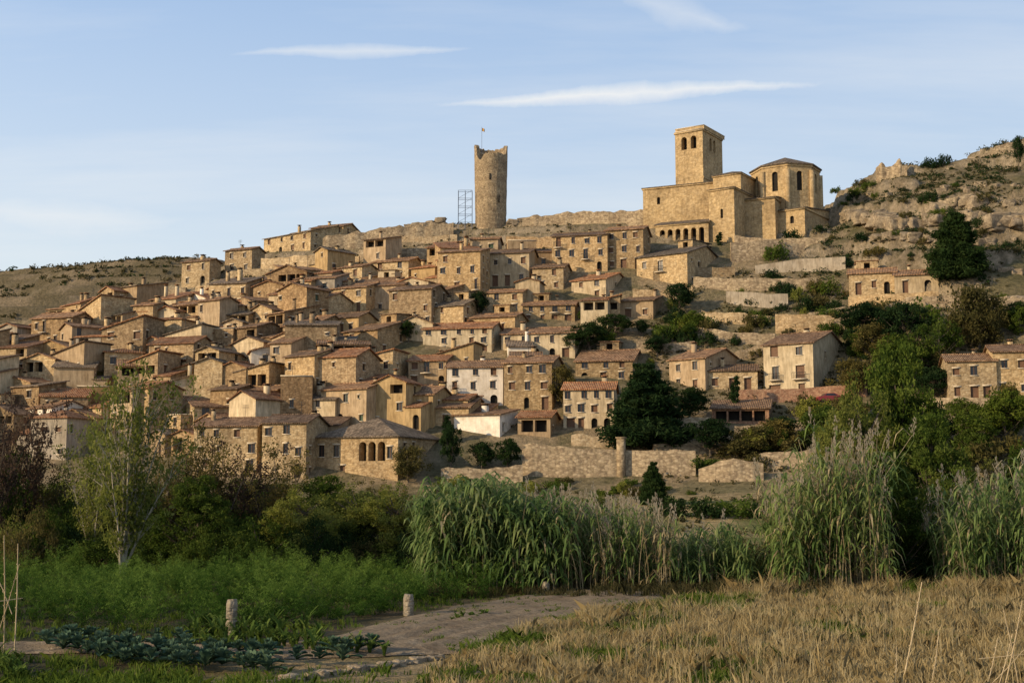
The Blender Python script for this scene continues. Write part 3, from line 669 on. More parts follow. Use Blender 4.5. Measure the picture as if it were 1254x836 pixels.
PR={'pine':cone_tree(1,10,3.6,'dk',90,.26,.7),'cedar':cone_tree(5,12,4.6,'dk',75,.3,.95),'cyp':crown_tree(2,8,1.,50,50,.22,'dk',.06,cr=.5),
'oakd':crown_tree(3,8,4,80,75,.2,'dk',cr=.22),'oakm':crown_tree(4,8,4,90,75,.2,'md',.18,cr=.22),'olive':crown_tree(6,6,3.4,60,65,.2,'ol',.16),'oakm2':crown_tree(8,8,4.2,75,65,.2,'md',.14,cr=.22),'oakl':crown_tree(9,7,3.6,60,60,.19,'lt',.14,cr=.22),
'bd':bush(11,2,2.2,24,60,.17,'dk'),'bm':bush(12,2,2.,24,60,.16,'md'),'bo':bush(13,2,1.8,22,55,.16,'ol'),'bl':bush(14,2,1.8,22,50,.16,'lt'),
'n1':crown_tree(21,8,3.6,210,100,.10,'md',.10,cr=.15),'n2':crown_tree(22,8,3.8,180,100,.10,'lt',.10,cr=.15),
'nb1':bush(23,2.4,2.6,90,90,.075,'md',.20),'nb2':bush(24,2.4,2.4,80,80,.075,'ol',.20),'nb3':bush(26,2.4,3.,90,90,.075,'dk',.20),'nb4':bush(27,2.4,2.6,90,80,.075,'lt',.20),
's1':sapling(31,9,3.6,14,19,.10,'lt',pale,7),'s2':sapling(32,6.5,3,13,20,.08,'ol',bark),'s3':sapling(33,6.5,3,13,24,.08,'br',bark),'s4':sapling(34,6,3,14,24,.08,'md',bark)}
SH={'pine':(10,3.6),'cedar':(12,4.6),'cyp':(8,1.2),'oakd':(8,4.3),'oakm':(8,4.3),'olive':(6,3.6),'oakm2':(8,4.5),'oakl':(7,3.8),'bd':(2.4,2.2),'bm':(2.3,2.2),'bo':(2,2.2),'bl':(2,2.2),
'n1':(8.2,3.9),'n2':(8.2,4),'nb1':(2.8,2.6),'nb2':(2.6,2.6),'nb3':(3.1,2.6),'nb4':(2.8,2.6),'s1':(9,4),'s2':(6.5,3.2),'s3':(6.5,3.2),'s4':(6,3.2)}
R=random.Random(5)
def tree(name,kind,px,pb,ptop,wpx,D=None):
    if D is None: x,y,z=hit(px,pb)
    else:
        x,y,z=at(px,pb,D);z=H(x,y)
    if y>292: return
    hh=at(px,ptop,y)[2]-z;ww=wpx/F*y;h0,r0=SH[kind]
    return put(name,PR[kind],(x,y,z-.1),R.uniform(0,6.28),(ww/2/r0,ww/2/r0,max(.3,hh/h0)))
tree('pine_tree','pine',792,545,440,96,176)
tree('cedar_tree','cedar',1172,350,256,76,208)
for q in [('evergreen_oak_tree','oakd',845,520,474,60),('cypress_tree','cyp',901,505,455,13),('evergreen_oak_tree','oakd',722,432,394,56),('evergreen_oak_tree','oakd',832,386,346,46),
('evergreen_oak_tree','oakd',752,414,384,56),('evergreen_oak_tree','oakd',700,436,404,40),('cypress_tree','cyp',881,302,282,9),('shrub','bm',951,318,290,30),('shrub','bd',970,300,278,30),
('evergreen_oak_tree','oakd',1110,440,370,72),('deciduous_tree','oakm',1100,475,410,80),('pomegranate_tree','olive',1190,425,352,70),('deciduous_tree','oakm2',1150,455,385,70),('pomegranate_tree','olive',1215,420,362,46),
('deciduous_tree','oakm',1232,545,478,80),('olive_tree','olive',1235,535,470,50),
('ivy_covered_tree','oakd',552,582,518,34),('ivy_covered_tree','oakd',590,580,540,44),('ivy_covered_tree','oakd',622,580,536,40),('conifer_sapling','pine',800,618,562,34),
('evergreen_oak_tree','oakd',870,560,512,70),('olive_tree','olive',690,500,448,40),('olive_tree','olive',960,560,525,60),('shrub','bo',905,560,535,60),('shrub','bm',860,575,552,50),
('deciduous_tree','oakm',1010,560,498,80),('olive_tree','olive',1040,520,486,60),('deciduous_tree','oakm2',1180,560,496,80),('evergreen_oak_tree','oakd',1140,560,500,70),
('evergreen_oak_tree','oakd',8,455,412,44),('evergreen_oak_tree','oakd',500,420,392,26),('evergreen_oak_tree','oakd',586,392,356,30),('olive_tree','olive',500,592,545,50),('cypress_tree','cyp',548,545,505,14),
('hedge_bush','bd',822,632,603,48),('hedge_bush','bd',860,634,604,46),('hedge_bush','bm',905,632,600,62),('hedge_bush','bd',935,634,606,40),
('evergreen_oak_tree','oakd',1248,210,166,18),('shrub','bd',1155,204,186,24),('shrub','bd',1137,206,190,18)]: tree(*q)
def clear(px,py):
    return all(not(g[0]-3<px<g[1]+3 and g[2]-3<py<g[3]+14) for g in HERO)
def scatter(n_,x0,x1,y0,y1,kinds,h0,h1,asp=1.2,chk=True):
    for i in range(n_):
        px=R.uniform(x0,x1);py=R.uniform(y0,y1)
        if chk and not clear(px,py): continue
        k=R.choice(kinds);hh=R.uniform(h0,h1);nm={'bd':'shrub','bm':'shrub','bo':'shrub','bl':'shrub','oakd':'evergreen_oak_tree','oakm':'deciduous_tree','oakm2':'deciduous_tree','oakl':'deciduous_tree','olive':'olive_tree','cyp':'cypress_tree'}[k]
        tree(nm,k,px,py,py-hh,hh*asp*R.uniform(.8,1.3))
scatter(95,790,1060,345,480,['bd','bm','bo','bl','bd'],8,24,1.3)
scatter(34,1040,1260,390,500,['oakd','oakm','olive','bm','bo','oakm2'],22,52,1.25)
scatter(36,880,1270,505,585,['oakm','olive','oakd','oakm2','oakl','bo'],22,46,1.25)
scatter(22,540,860,592,608,['bm','bo','bd','bl'],8,18,1.7)
scatter(64,1000,1260,225,380,['bd','bm','bo'],6,16,1.5)
scatter(36,220,700,300,350,['bd','bm','bo'],6,12,1.5)
scatter(34,-20,780,400,540,['oakd','bm','bd','olive'],12,24,1.1)
scatter(26,680,860,385,445,['oakd','bm','bd','oakm'],12,28,1.3)
tree('poplar_tree','s1',150,686,432,160,60)
tree('poplar_tree','s1',112,686,510,110,66)
for px,pt,k,w,D in [(-20,490,'s3',120,66),(22,482,'s3',120,70),(60,550,'s2',110,72),(95,585,'s4',120,70),(215,530,'s2',120,68),(262,515,'s2',130,70),(300,540,'s3',120,72),(335,548,'s2',120,70),
 (395,580,'n1',130,74),(440,592,'n2',140,70),(485,594,'n2',120,68),(370,594,'n2',110,66),(520,586,'s4',100,74),(560,590,'n1',110,76),(0,550,'s4',120,68),(180,590,'n1',120,72),(240,580,'n1',120,66),
 (620,594,'n2',110,88),(680,600,'n1',110,90),(740,600,'n2',110,92),(60,590,'n1',120,76),(130,600,'n1',120,80),(300,584,'n1',130,78),(340,590,'n1',110,76),(20,600,'n1',110,74),(455,584,'s2',90,76)]:
    tree('riverside_tree',k,px,660,pt,w,D)
for i in range(64):
    px=R.uniform(-30,560);D=R.uniform(63,74);k=R.choice(['nb1','nb1','nb2','nb3','nb4']);py=600+4*F/D
    tree('riverside_bush',k,px,660,py-R.uniform(35,90),R.uniform(60,120),D)
for px,pt,k,w,D in [(1105,420,'n1',150,64),(1060,460,'n2',130,62),(1140,505,'n1',130,60),(1025,505,'n2',90,66),(1090,550,'n1',150,55),(1160,580,'n2',110,58),(1230,550,'s2',100,66),(1190,550,'s2',100,64),(1000,600,'s2',90,60),(1290,500,'n1',130,60)]:
    tree('riverside_tree',k,px,660,pt,w,D)
for i in range(22):
    px=R.uniform(800,1290);D=R.uniform(55,62);tree('riverside_bush',R.choice(['nb1','nb2','nb3','nb4']),px,660,600+4*F/D-R.uniform(25,60),R.uniform(60,110),D)
mb=MB();g=np.random.default_rng(3)
for k in range(3):
    ox_=(k-1)*1.5
    mb.tube([(ox_,0,-.5),(ox_,0,1.2+.4*k)],[.15,.12],0,6)
    for i in range(60):
        v=g.normal(size=3);v[2]=abs(v[2])*.8;v/=np.linalg.norm(v);c=np.array([ox_,0,1.2+.4*k]);s_=np.cross(v,(0,0,1));s_/=np.linalg.norm(s_)+1e-6
        mb.poly([c-s_*.05,c+s_*.05,c+v*1.1-np.array([0,0,.1])],1,g.random())
x,y,z=hit(812,420);mb.obj('yucca_plant',[bark,LM['md']],(x,y,z))
g=np.random.default_rng(9)
def scat(n_,x0,x1,y0,y1,f,r0,r1):
    cs=[];rd=[];x=g.uniform(x0,x1,n_);y=g.uniform(y0,y1,n_);z=hgt(x,y)
    for a,b_,c in zip(x,y,z):
        if f(a,b_,c): r=r0+(r1-r0)*g.random()**2;cs.append((a,b_,c+r*.3));rd.append(r)
    return cs,np.array(rd)
def not_house(a,b_): return all(math.hypot(a-q[4]['cx'],b_-q[4]['cy'])>.6*q[4]['w'] for q in HERO)
def fR(a,b_,c):
    px,py=proj(a,b_,c);return (px>1000 or (px>790 and py>330)) and not_house(a,b_) and fbm(a/7,b_/7,3)>.36
def fC(a,b_,c):
    px,py=proj(a,b_,c);return py<345 and not_house(a,b_) and px<700
mb=MB()
cs,rd=scat(9500,15,135,165,278,fR,.2,1.2);leaves(mb,cs,rd,20,.2,m=0,flat=.6,seed=4)
cs,rd=scat(1700,50,135,195,275,fR,.5,1.4);leaves(mb,cs,rd,34,.2,m=1,flat=.6,seed=14)
cs,rd=scat(1500,-100,20,236,284,fC,.2,.8);leaves(mb,cs,rd,22,.2,m=0,flat=.6,seed=5)
cs,rd=scat(5600,-330,-20,330,560,lambda a,b_,c: fbm(a/22,b_/22,3)>.42,.8,2.2);leaves(mb,cs,rd,22,.5,m=0,flat=.6,seed=6)
cs,rd=scat(1800,-330,-20,330,560,lambda a,b_,c: fbm(a/15+8,b_/15,3)>.50,.8,2.4);leaves(mb,cs,rd,22,.5,m=1,flat=.6,seed=16)
cs,rd=scat(520,-40,60,105,165,lambda a,b_,c: fbm(a/9,b_/9)>.42,.3,.9);leaves(mb,cs,rd,26,.18,m=0,flat=.6,seed=7)
mb.obj('hillside_scrub',[LM['sc'],LM['dk']])
# ---------------------------------------------------------------- rocks
mb=MB();g=np.random.default_rng(12)
bm=bmesh.new();bmesh.ops.create_icosphere(bm,subdivisions=3,radius=1);IV=np.array([v.co[:] for v in bm.verts]);IF=np.array([[v.index for v in f.verts] for f in bm.faces]);bm.free()
def rock(c,s,p=.25,a=None):
    V=IV.copy();q=g.random(3)*50
    V=np.sign(V)*np.abs(V)**p
    n1=vn(V[:,0]*1.7+q[0],V[:,1]*1.7+V[:,2]*2.3+q[1])-.5;n2=vn(V[:,0]*4+q[1],V[:,2]*5+q[2])-.5
    V=V*(1+.45*n1+.4*n2)[:,None]*s;a=g.normal()*.25 if a is None else a;V=np.stack([V[:,0]*math.cos(a)-V[:,1]*math.sin(a),V[:,0]*math.sin(a)+V[:,1]*math.cos(a),V[:,2]],1)
    mb.chunk(V+c,IF,0)
for line,sz,sk in ([[(1040,264),(1060,264),(1100,276),(1150,268),(1200,266),(1250,272),(1300,272)],1.1,.12],[[(1060,294),(1120,288),(1180,300),(1250,290)],.7,.4],[[(500,276),(530,273),(555,272)],.6,.3],[[(625,270),(660,268),(690,266)],.6,.4],[[(1200,322),(1250,334)],.7,.3],[[(1218,384),(1258,376)],1.5,.05],[[(1040,240),(1100,236),(1160,230),(1254,224)],.5,.55],[[(1150,252),(1200,246),(1254,244)],1.,.2]):
    for i in range(len(line)-1):
        for t in np.arange(0,1,.075):
            if g.random()<sk: continue
            px=line[i][0]*(1-t)+line[i+1][0]*t;py=line[i][1]*(1-t)+line[i+1][1]*t+g.normal()*2.
            x,y,z=hit(px,py+3);k=sz*g.uniform(.6,1.15);h_=g.uniform(.7,1.3)*k;rock(np.array([x,y+.4,z+.2*h_]),np.array([g.uniform(1.3,2.3)*k,g.uniform(.9,1.4)*k,h_]))
M['rock']=stone('limestone_rock',(.21,.165,.12),(.29,.235,.165),(.38,.31,.22),1.4,False)
mb.obj('rock_outcrop',[M['rock']])
# ---------------------------------------------------------------- ground sheet
geo=np.geomspace
ys=np.concatenate([np.arange(-60,20,5),np.arange(20,60,.45),np.arange(60,160,1.5),np.arange(160,312,.7),np.arange(312,560,2.5),geo(560,7000,30)])
xr=np.concatenate([np.arange(0,125,.75),np.arange(125,260,2.5),geo(260,6000,22)]);xs=np.concatenate([-xr[:0:-1],xr])
X,Y=np.meshgrid(xs,ys,indexing='ij');Z=hgt(X,Y)
V=np.stack([X,Y,Z],-1).reshape(-1,3);nx,ny=X.shape
ii,jj=np.meshgrid(np.arange(nx-1),np.arange(ny-1),indexing='ij');b0=(ii*ny+jj).ravel()
mb=MB();mb.chunk(V,np.stack([b0,b0+ny,b0+ny+1,b0+1],1),0);gm,t=newmat('earth_grass_rock_ground')
gx,gy=np.gradient(Z,xs,ys);slope=np.hypot(gx,gy)
def lerp(a,b,w): return a*(1-w[...,None])+b*w[...,None]
c=lambda *a:np.array(a)*np.ones(X.shape+(3,))
n1=fbm(X/9,Y/9,5);n2=fbm(X/2.5+40,Y/2.5,4)
colr=lerp(c(.30,.23,.145),c(.20,.165,.10),ss(.42,.56,n1));colr=lerp(colr,c(.12,.11,.055),ss(.48,.60,n2)*.65)
mrr=ss(48,62,X)*ss(190,205,Y);colr=lerp(colr,lerp(c(.12,.108,.055),c(.20,.16,.10),ss(.42,.56,n1)),mrr*.85)
colr=lerp(colr,lerp(c(.33,.265,.185),c(.22,.175,.12),ss(.4,.6,n2)),ss(.75,1.25,slope))
leftfar=ss(320,360,Y);colr=lerp(colr,lerp(c(.14,.112,.065),c(.24,.185,.12),ss(.42,.58,fbm(X/12,Y/12,5))),leftfar*.95)
colr=lerp(colr,c(.30,.25,.18),leftfar*ss(.8,1.3,slope)*.8)
val=1-ss(140,168,Y);colr=lerp(colr,lerp(c(.38,.29,.15),c(.16,.16,.06),ss(.46,.60,n1)),val)
fld=1-ss(57,62,Y);colr=lerp(colr,lerp(c(.32,.245,.14),c(.20,.165,.08),ss(.4,.6,n2)),fld)
lf=fld*ss(-2.5,-5,X+ (Y-40)*-.35);colr=lerp(colr,lerp(c(.07,.065,.035),c(.12,.09,.055),ss(.4,.6,n2)),lf)
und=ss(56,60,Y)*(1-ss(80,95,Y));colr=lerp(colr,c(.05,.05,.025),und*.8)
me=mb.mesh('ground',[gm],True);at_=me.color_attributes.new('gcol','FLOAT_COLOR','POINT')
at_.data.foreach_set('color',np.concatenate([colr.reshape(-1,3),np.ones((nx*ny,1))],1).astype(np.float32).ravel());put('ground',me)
pos=t.n('ShaderNodeNewGeometry').outputs['Position'];gc=t.n('ShaderNodeAttribute',attribute_name='gcol').outputs['Color']
f1=t.noise(pos,1.2,6,.7);f2=t.noise(pos,9.,4,.7)
col=t.mix(1.,gc,t.ramp(f1,[(.3,(.5,.52,.46)),(.7,(1.35,1.32,1.3))]),'MULTIPLY');col=t.mix(1.,col,t.ramp(f2,[(.3,.7),(.7,1.25)]),'MULTIPLY')
finish(t,col,1.,t.math('ADD',f1,t.math('MULTIPLY',f2,.2)),1.,.7,.1)
# ---------------------------------------------------------------- dirt track
def gp(px,py):
    a,b=ray(px,py);D=-CZ/b;return a*D,D
Lp=[gp(*q) for q in [(-80,792),(100,785),(300,790),(400,782),(460,764),(560,743),(680,723),(760,714)]]
Rp=[gp(*q) for q in [(-80,806),(100,800),(330,806),(560,802),(650,772),(760,748),(870,730),(890,716)]]
mb=MB();NU=160;NV=34
Lp=np.array(Lp);Rp=np.array(Rp);ts=np.linspace(0,len(Lp)-1,NU);k_=np.arange(len(Lp))
l=np.stack([np.interp(ts,k_,Lp[:,i]) for i in (0,1)],1);r_=np.stack([np.interp(ts,k_,Rp[:,i]) for i in (0,1)],1)
l+=(fbm(ts*3,ts*0+1,3)-.45)[:,None]*np.array([.2,1.6]);r_+=(fbm(ts*3,ts*0+7,3)-.45)[:,None]*np.array([.2,1.6])
vv=np.linspace(0,1,NV);G=l[:,None]*(1-vv[None,:,None])+r_[:,None]*vv[None,:,None]
edge=np.sin(vv*math.pi)**.4
gz=hgt(G[...,0],G[...,1])+.035*edge[None]+.02+ .10*np.abs(np.sin(vv*math.pi*6))[None]*edge[None]*(.2+fbm(G[...,0]*1.1,G[...,1]*1.1,3))
mb.chunk(np.concatenate([G,gz[...,None]],-1).reshape(-1,3),gridF(NU,NV,False),0)
dm,t=newmat('trodden_dirt');pos=t.n('ShaderNodeNewGeometry').outputs['Position'];f1=t.noise(pos,.9,6,.7);f2=t.noise(pos,8,5,.75)
col=t.ramp(f1,[(.3,(.21,.155,.10)),(.5,(.33,.255,.17)),(.7,(.43,.34,.235))]);col=t.mix(1.,col,t.ramp(f2,[(.3,.5),(.7,1.25)]),'MULTIPLY')
finish(t,col,1,t.math('ADD',f1,f2),1.,.22,.1);mb.obj('dirt_track',[dm],smooth=True)
trackpoly=[tuple(q) for q in l]+[tuple(q) for q in r_[::-1]]
# ---------------------------------------------------------------- blades
def blades(mb,P,hgtv,wid,lean,m,rn,seed,seg=2):
    g=np.random.default_rng(seed);N_=len(P);a=g.random(N_)*6.283;b_=g.random(N_)*6.283
    d=np.stack([np.cos(a),np.sin(a),0*a],1);s_=np.stack([np.cos(b_),np.sin(b_),0*b_],1)
    hv=np.broadcast_to(hgtv,(N_,))[:,None];wd=np.broadcast_to(wid,(N_,))[:,None];ln=(lean*g.random(N_))[:,None]*hv
    up=np.array([0,0,1.])
    mid=P+up*hv*.55+d*ln*.3;tip=P+up*hv*(1-.25*lean)+d*ln
    if seg==2:
        V=np.stack([P-s_*wd/2,P+s_*wd/2,mid+s_*wd*.4,tip,mid-s_*wd*.4],1).reshape(-1,3);i=np.arange(N_)*5
        mb.chunk(V,np.stack([i,i+1,i+2,i+3,i+4],1),m,rn)
    else:
        V=np.stack([P-s_*wd/2,P+s_*wd/2,tip],1).reshape(-1,3);i=np.arange(N_)*3;mb.chunk(V,np.stack([i,i+1,i+2],1),m,rn)
def inp(x,y,P):
    P=np.array(P);c_=np.zeros(x.shape,bool);j=len(P)-1
    for i in range(len(P)):
        cnd=((P[i,1]>y)!=(P[j,1]>y))&(x<(P[j,0]-P[i,0])*(y-P[i,1])/(P[j,1]-P[i,1]+1e-12)+P[i,0]);c_^=cnd;j=i
    return c_
def field(n_,poly,seed):
    g=np.random.default_rng(seed);P=np.array([gp(*q) for q in poly]);x=g.uniform(P[:,0].min(),P[:,0].max(),n_);y=g.uniform(P[:,1].min(),P[:,1].max(),n_)
    k=inp(x,y,P);return x[k],y[k],g
LM['straw']=leafm('dry_grass_blades',[(.20,.145,.065),(.40,.305,.15),(.60,.49,.28)],.4)
LM['grass']=leafm('green_grass_blades',[(.04,.07,.012),(.10,.155,.025),(.20,.24,.05)],.4)
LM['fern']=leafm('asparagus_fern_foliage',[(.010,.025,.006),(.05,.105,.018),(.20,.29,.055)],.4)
def tufts(x,y,g,k,sp):
    return np.repeat(x,k)+g.normal(size=len(x)*k)*sp,np.repeat(y,k)+g.normal(size=len(x)*k)*sp
x,y,g=field(27000,[(470,860),(560,806),(650,776),(765,750),(880,732),(1000,728),(1400,726),(1400,860)],41)
k=(vn(x*1.2,y*1.2)*.6+vn(x*.4,y*.4)*.6+g.random(len(x))*.5>.60);x=x[k];y=y[k]
th=(.12+.5*vn(x*.8+9,y*.8)**1.6+.25*g.random(len(x))**2)*(1+.8*ss(44,50,y));tr=g.random(len(x))
gr=fbm(x/2.2+3,y/2.2,3);isg0=(gr+.08*g.normal(size=len(x))+.10*ss(6,0,x)>.57)
kk=9;X_,Y_=tufts(x,y,g,kk,.06);hh=np.repeat(th,kk)*g.uniform(.55,1.15,len(X_));isg=np.repeat(isg0,kk);rn=np.clip(np.repeat(tr,kk)*.6+.4*g.random(len(X_)),0,1)
q=~inp(X_,Y_,trackpoly);X_,Y_,hh,isg,rn=X_[q],Y_[q],hh[q],isg[q],rn[q]
P=np.stack([X_,Y_,hgt(X_,Y_)],1)
mb=MB();blades(mb,P[~isg],hh[~isg],.022,.75,0,rn[~isg],1)
x,y,g=field(5200,[(600,860),(700,800),(800,760),(900,738),(1400,728),(1400,860)],48);k=vn(x*.5+3,y*.5)>.4;x=x[k];y=y[k]
blades(mb,np.stack([x,y,hgt(x,y)],1),.45+.5*g.random(len(x)),.014,.35,0,.4+.6*g.random(len(x)),49)
mb.obj('dry_grass',[LM['straw']])
mb=MB();blades(mb,P[isg],hh[isg]*.75,.024,1.,0,rn[isg],2)
def gpatch(n_,poly,seed,th_,h0,h1,avoid=True,fq=.8,lift=0):
    x,y,g=field(n_,poly,seed);k=(vn(x*fq,y*fq)>th_);x=x[k];y=y[k];t0=g.random(len(x));X_,Y_=tufts(x,y,g,7,.06)
    hh=np.repeat(h0+(h1-h0)*t0,7)*g.uniform(.5,1.1,len(X_));rn=np.clip(np.repeat(g.random(len(x)),7)*.5+.5*g.random(len(X_)),0,1)
    if avoid: q=~inp(X_,Y_,trackpoly);X_,Y_,hh,rn=X_[q],Y_[q],hh[q],rn[q]
    blades(mb,np.stack([X_,Y_,hgt(X_,Y_)+lift],1),hh,.024,1.,0,rn,seed)
gpatch(7000,[(560,800),(640,772),(740,748),(850,735),(900,745),(800,775),(720,800),(620,836)],43,.42,.15,.55)
gpatch(9000,[(-80,860),(-80,700),(560,700),(700,716),(560,740),(380,780),(240,800),(560,830),(560,860)],44,.3,.1,.4)
gpatch(3200,[(-80,806),(560,806),(660,776),(870,730),(700,716),(400,776),(-80,790)],45,.58,.05,.2,False,.9,.04)
gpatch(1500,[(800,752),(860,730),(930,738),(900,760)],47,.3,.3,.6)
gpatch(2500,[(-80,860),(-80,806),(60,812),(330,838),(420,850),(420,860)],50,.3,.15,.5)
mb.obj('green_grass',[LM['grass']])
# ferny asparagus crop : feathery bushes standing apart, dark between them
x,y,g=field(1000,[(-80,712),(100,708),(300,706),(560,708),(665,724),(560,742),(420,765),(300,780),(130,780),(40,770),(-80,762)],46)
k=vn(x*.7+5,y*.7)>.22;x=x[k];y=y[k]
mb=MB();n_=len(x);per=340;hh=.45+1.05*vn(x*.6,y*.6)**1.3+.65*g.random(n_)**2;rr=.34+.20*hh
X1=np.repeat(x,per);Y1=np.repeat(y,per);Z1=np.repeat(hgt(x,y),per);Hh=np.repeat(hh,per)
st=g.integers(0,11,len(X1));lean=np.array([.1,.5,.9,.3,.75,1.,.6,.2,.85,.4,.7])[st];sth=np.array([1.,.8,.6,.95,.7,.5,.85,1.05,.62,.9,.75])[st]
ang=st*2.4+np.repeat(g.random(n_)*6.28,per);q=g.random(len(X1))**.55
rad=np.repeat(rr,per)*lean*q**1.4
jt=.035+.05*np.sin(q*math.pi)
P=np.stack([X1+rad*np.cos(ang)+g.normal(size=len(X1))*jt,Y1+rad*np.sin(ang)+g.normal(size=len(X1))*jt,Z1+Hh*sth*(q-.2*lean*q*q)],1)
rn=np.clip(np.repeat(g.random(n_),per)*.25+q**1.6*.72*np.clip(np.repeat(hh,per)/1.1,.6,1.1)-.05+.12*g.random(len(X1)),0,1)  # painted shading: blade colour runs dark low in each bush, bright at tips
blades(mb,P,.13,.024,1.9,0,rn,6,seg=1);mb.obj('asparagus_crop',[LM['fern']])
# ---------------------------------------------------------------- giant reeds
LM['reed']=leafm('giant_reed_leaves',[(.04,.075,.02),(.09,.15,.045),(.17,.235,.08),(.28,.30,.13)],.4)
LM['reedd']=leafm('dry_reed_stems',[(.12,.095,.055),(.24,.20,.12),(.38,.32,.21)],.3)
LM['plume']=leafm('reed_plumes',[(.24,.20,.15),(.38,.33,.25),(.5,.44,.34)],.5)
def reeds(name,x0,x1,y0,y1,num,hf,green,plume,seed,lv=13,lw=.036):
    g=np.random.default_rng(seed);mb=MB();xx=g.uniform(x0,x1,num);yy_=g.uniform(y0,y1,num)
    zz=hgt(xx,yy_)
    for x,y,z in zip(xx,yy_,zz):
        f=(x-x0)/(x1-x0);h=hf(f)*g.uniform(.62,1.06)*(.82+.36*float(vn(x*.9,seed)));lx,ly=g.normal()*.13*h,g.normal()*.09*h;gr=g.random()<green(f)
        pts=np.array([[x+lx*t**1.8,y+ly*t**1.8,z+h*t-.1*t*t] for t in (0,.35,.7,1)])
        s_=np.array([1,0,0])*.016
        for k in range(3): mb.chunk([pts[k]-s_,pts[k]+s_,pts[k+1]+s_*.8,pts[k+1]-s_*.8],[(0,1,2,3)],0 if gr and k>0 else 1,g.random())
        nl=lv if gr else lv//3
        t=g.uniform(.12,1.,nl);p=np.stack([x+lx*t**1.8,y+ly*t**1.8,z+h*t],1);a=g.random(nl)*6.283;d=np.stack([np.cos(a),np.sin(a),0*a],1);L=g.uniform(.45,.85,nl)[:,None]
        w_=np.cross(d,(0,0,1))*lw;up=np.array([0,0,1.]);dr=g.uniform(.2,1.,nl)[:,None]
        p1=p+d*L*.4+up*L*.38;p2=p+d*L*.8+up*L*(.38-.35*dr);p3=p+d*L*1.05+up*L*(.2-.9*dr)
        VV=np.stack([p-w_*.6,p+w_*.6,p1+w_,p1-w_,p2+w_*.8,p2-w_*.8,p3],1).reshape(-1,3);i=np.arange(nl)*7
        rr=np.clip(.3*g.random()+.15+.5*g.random(nl)*(.5+.5*t)+.12*t,0,1)
        mb.chunk(VV,np.concatenate([np.stack([i,i+1,i+2,i+3],1),np.stack([i+3,i+2,i+4,i+5],1)]),0 if gr else 1,np.concatenate([rr,rr]));mb.chunk(VV,np.stack([i+5,i+4,i+6],1),0 if gr else 1,rr)
        if g.random()<plume(f):
            tp=pts[-1];m_=34;q=g.random(m_);dd=g.normal(size=(m_,3))*.08*(1-q[:,None]*.7);c_=tp+np.array([lx*.05,0,0])*q[:,None]+up*q[:,None]*.7+dd
            e=np.stack([g.normal(size=m_)*.02,g.normal(size=m_)*.02,np.full(m_,.10)],1);w3=np.array([.011,0,0]);VV=np.stack([c_-w3,c_+w3,c_+w3+e,c_-w3+e],1).reshape(-1,3)
            mb.chunk(VV,np.arange(m_*4).reshape(m_,4),2,g.random(m_))
    return mb.obj(name,[LM['reed'],LM['reedd'],LM['plume']])
xa=lambda px,D:(px-627)/F*D
reeds('giant_reed_bed',xa(522,53),xa(695,53),50.5,56,480,lambda f:4.1+.35*math.sin(f*6),lambda f:.97,lambda f:.03,51,17,.052)
reeds('giant_reed_bed',xa(668,53),xa(812,53),51,56,320,lambda f:4.1-.9*f,lambda f:.45,lambda f:.25,52)
reeds('giant_reed_bed',xa(820,54),xa(905,54),52,56,110,lambda f:2.3,lambda f:.8,lambda f:.05,53)
reeds('giant_reed_bed',xa(945,52),xa(1075,52),50,55,290,lambda f:4.2+1.6*math.sin(f*3.1),lambda f:.7,lambda f:.35,54,15,.044)
reeds('giant_reed_bed',xa(1140,53),xa(1290,53),50.5,56,270,lambda f:4.0+.6*f,lambda f:.7,lambda f:.2,55,14,.042)
mb=MB();g=np.random.default_rng(60);x=g.uniform(-5,24,5000);y=g.uniform(48.5,58,5000);k=vn(x*.8,y*.8)+.3*g.random(len(x))>.55;x=x[k];y=y[k]
X_,Y_=tufts(x,y,g,7,.08);blades(mb,np.stack([X_,Y_,hgt(X_,Y_)],1),(.3+.7*vn(X_*.7,Y_*.7))*g.uniform(.5,1,len(X_)),.026,1.,0,np.clip(np.repeat(g.random(len(x)),7)*.6+.4*g.random(len(X_)),0,1),61);mb.obj('tall_weeds',[LM['sc']])
# ---------------------------------------------------------------- vegetable garden
LM['cab']=leafm('cabbage_leaves',[(.03,.065,.045),(.06,.105,.065),(.12,.18,.11)],.25)
LM['leek']=leafm('maize_leaves',[(.05,.085,.018),(.11,.17,.035),(.20,.26,.06)],.4)
mb=MB();g=np.random.default_rng(70)
def broad(mb,c_,a,L,wd,el,m,r):
    d=np.array([math.cos(a),math.sin(a),0]);s_=np.array([-d[1],d[0],0]);V=[];nn=6;up=np.array([0,0,1.])
    for i in range(nn):
        t=i/(nn-1);w_=wd*(.25+1.5*t-1.35*t**3.2)
        p=c_+d*L*(t*math.cos(el)+.12*t*t)+up*L*(t*math.sin(el)-.42*t*t)
        j=g.normal()*.012
        V+=[p-s_*w_+up*(.045+j),p,p+s_*w_+up*(.045-j)]
    Fc=[]
    for i in range(nn-1): Fc+=[(3*i,3*i+1,3*i+4,3*i+3),(3*i+1,3*i+2,3*i+5,3*i+4)]
    mb.chunk(V,Fc,m,r)
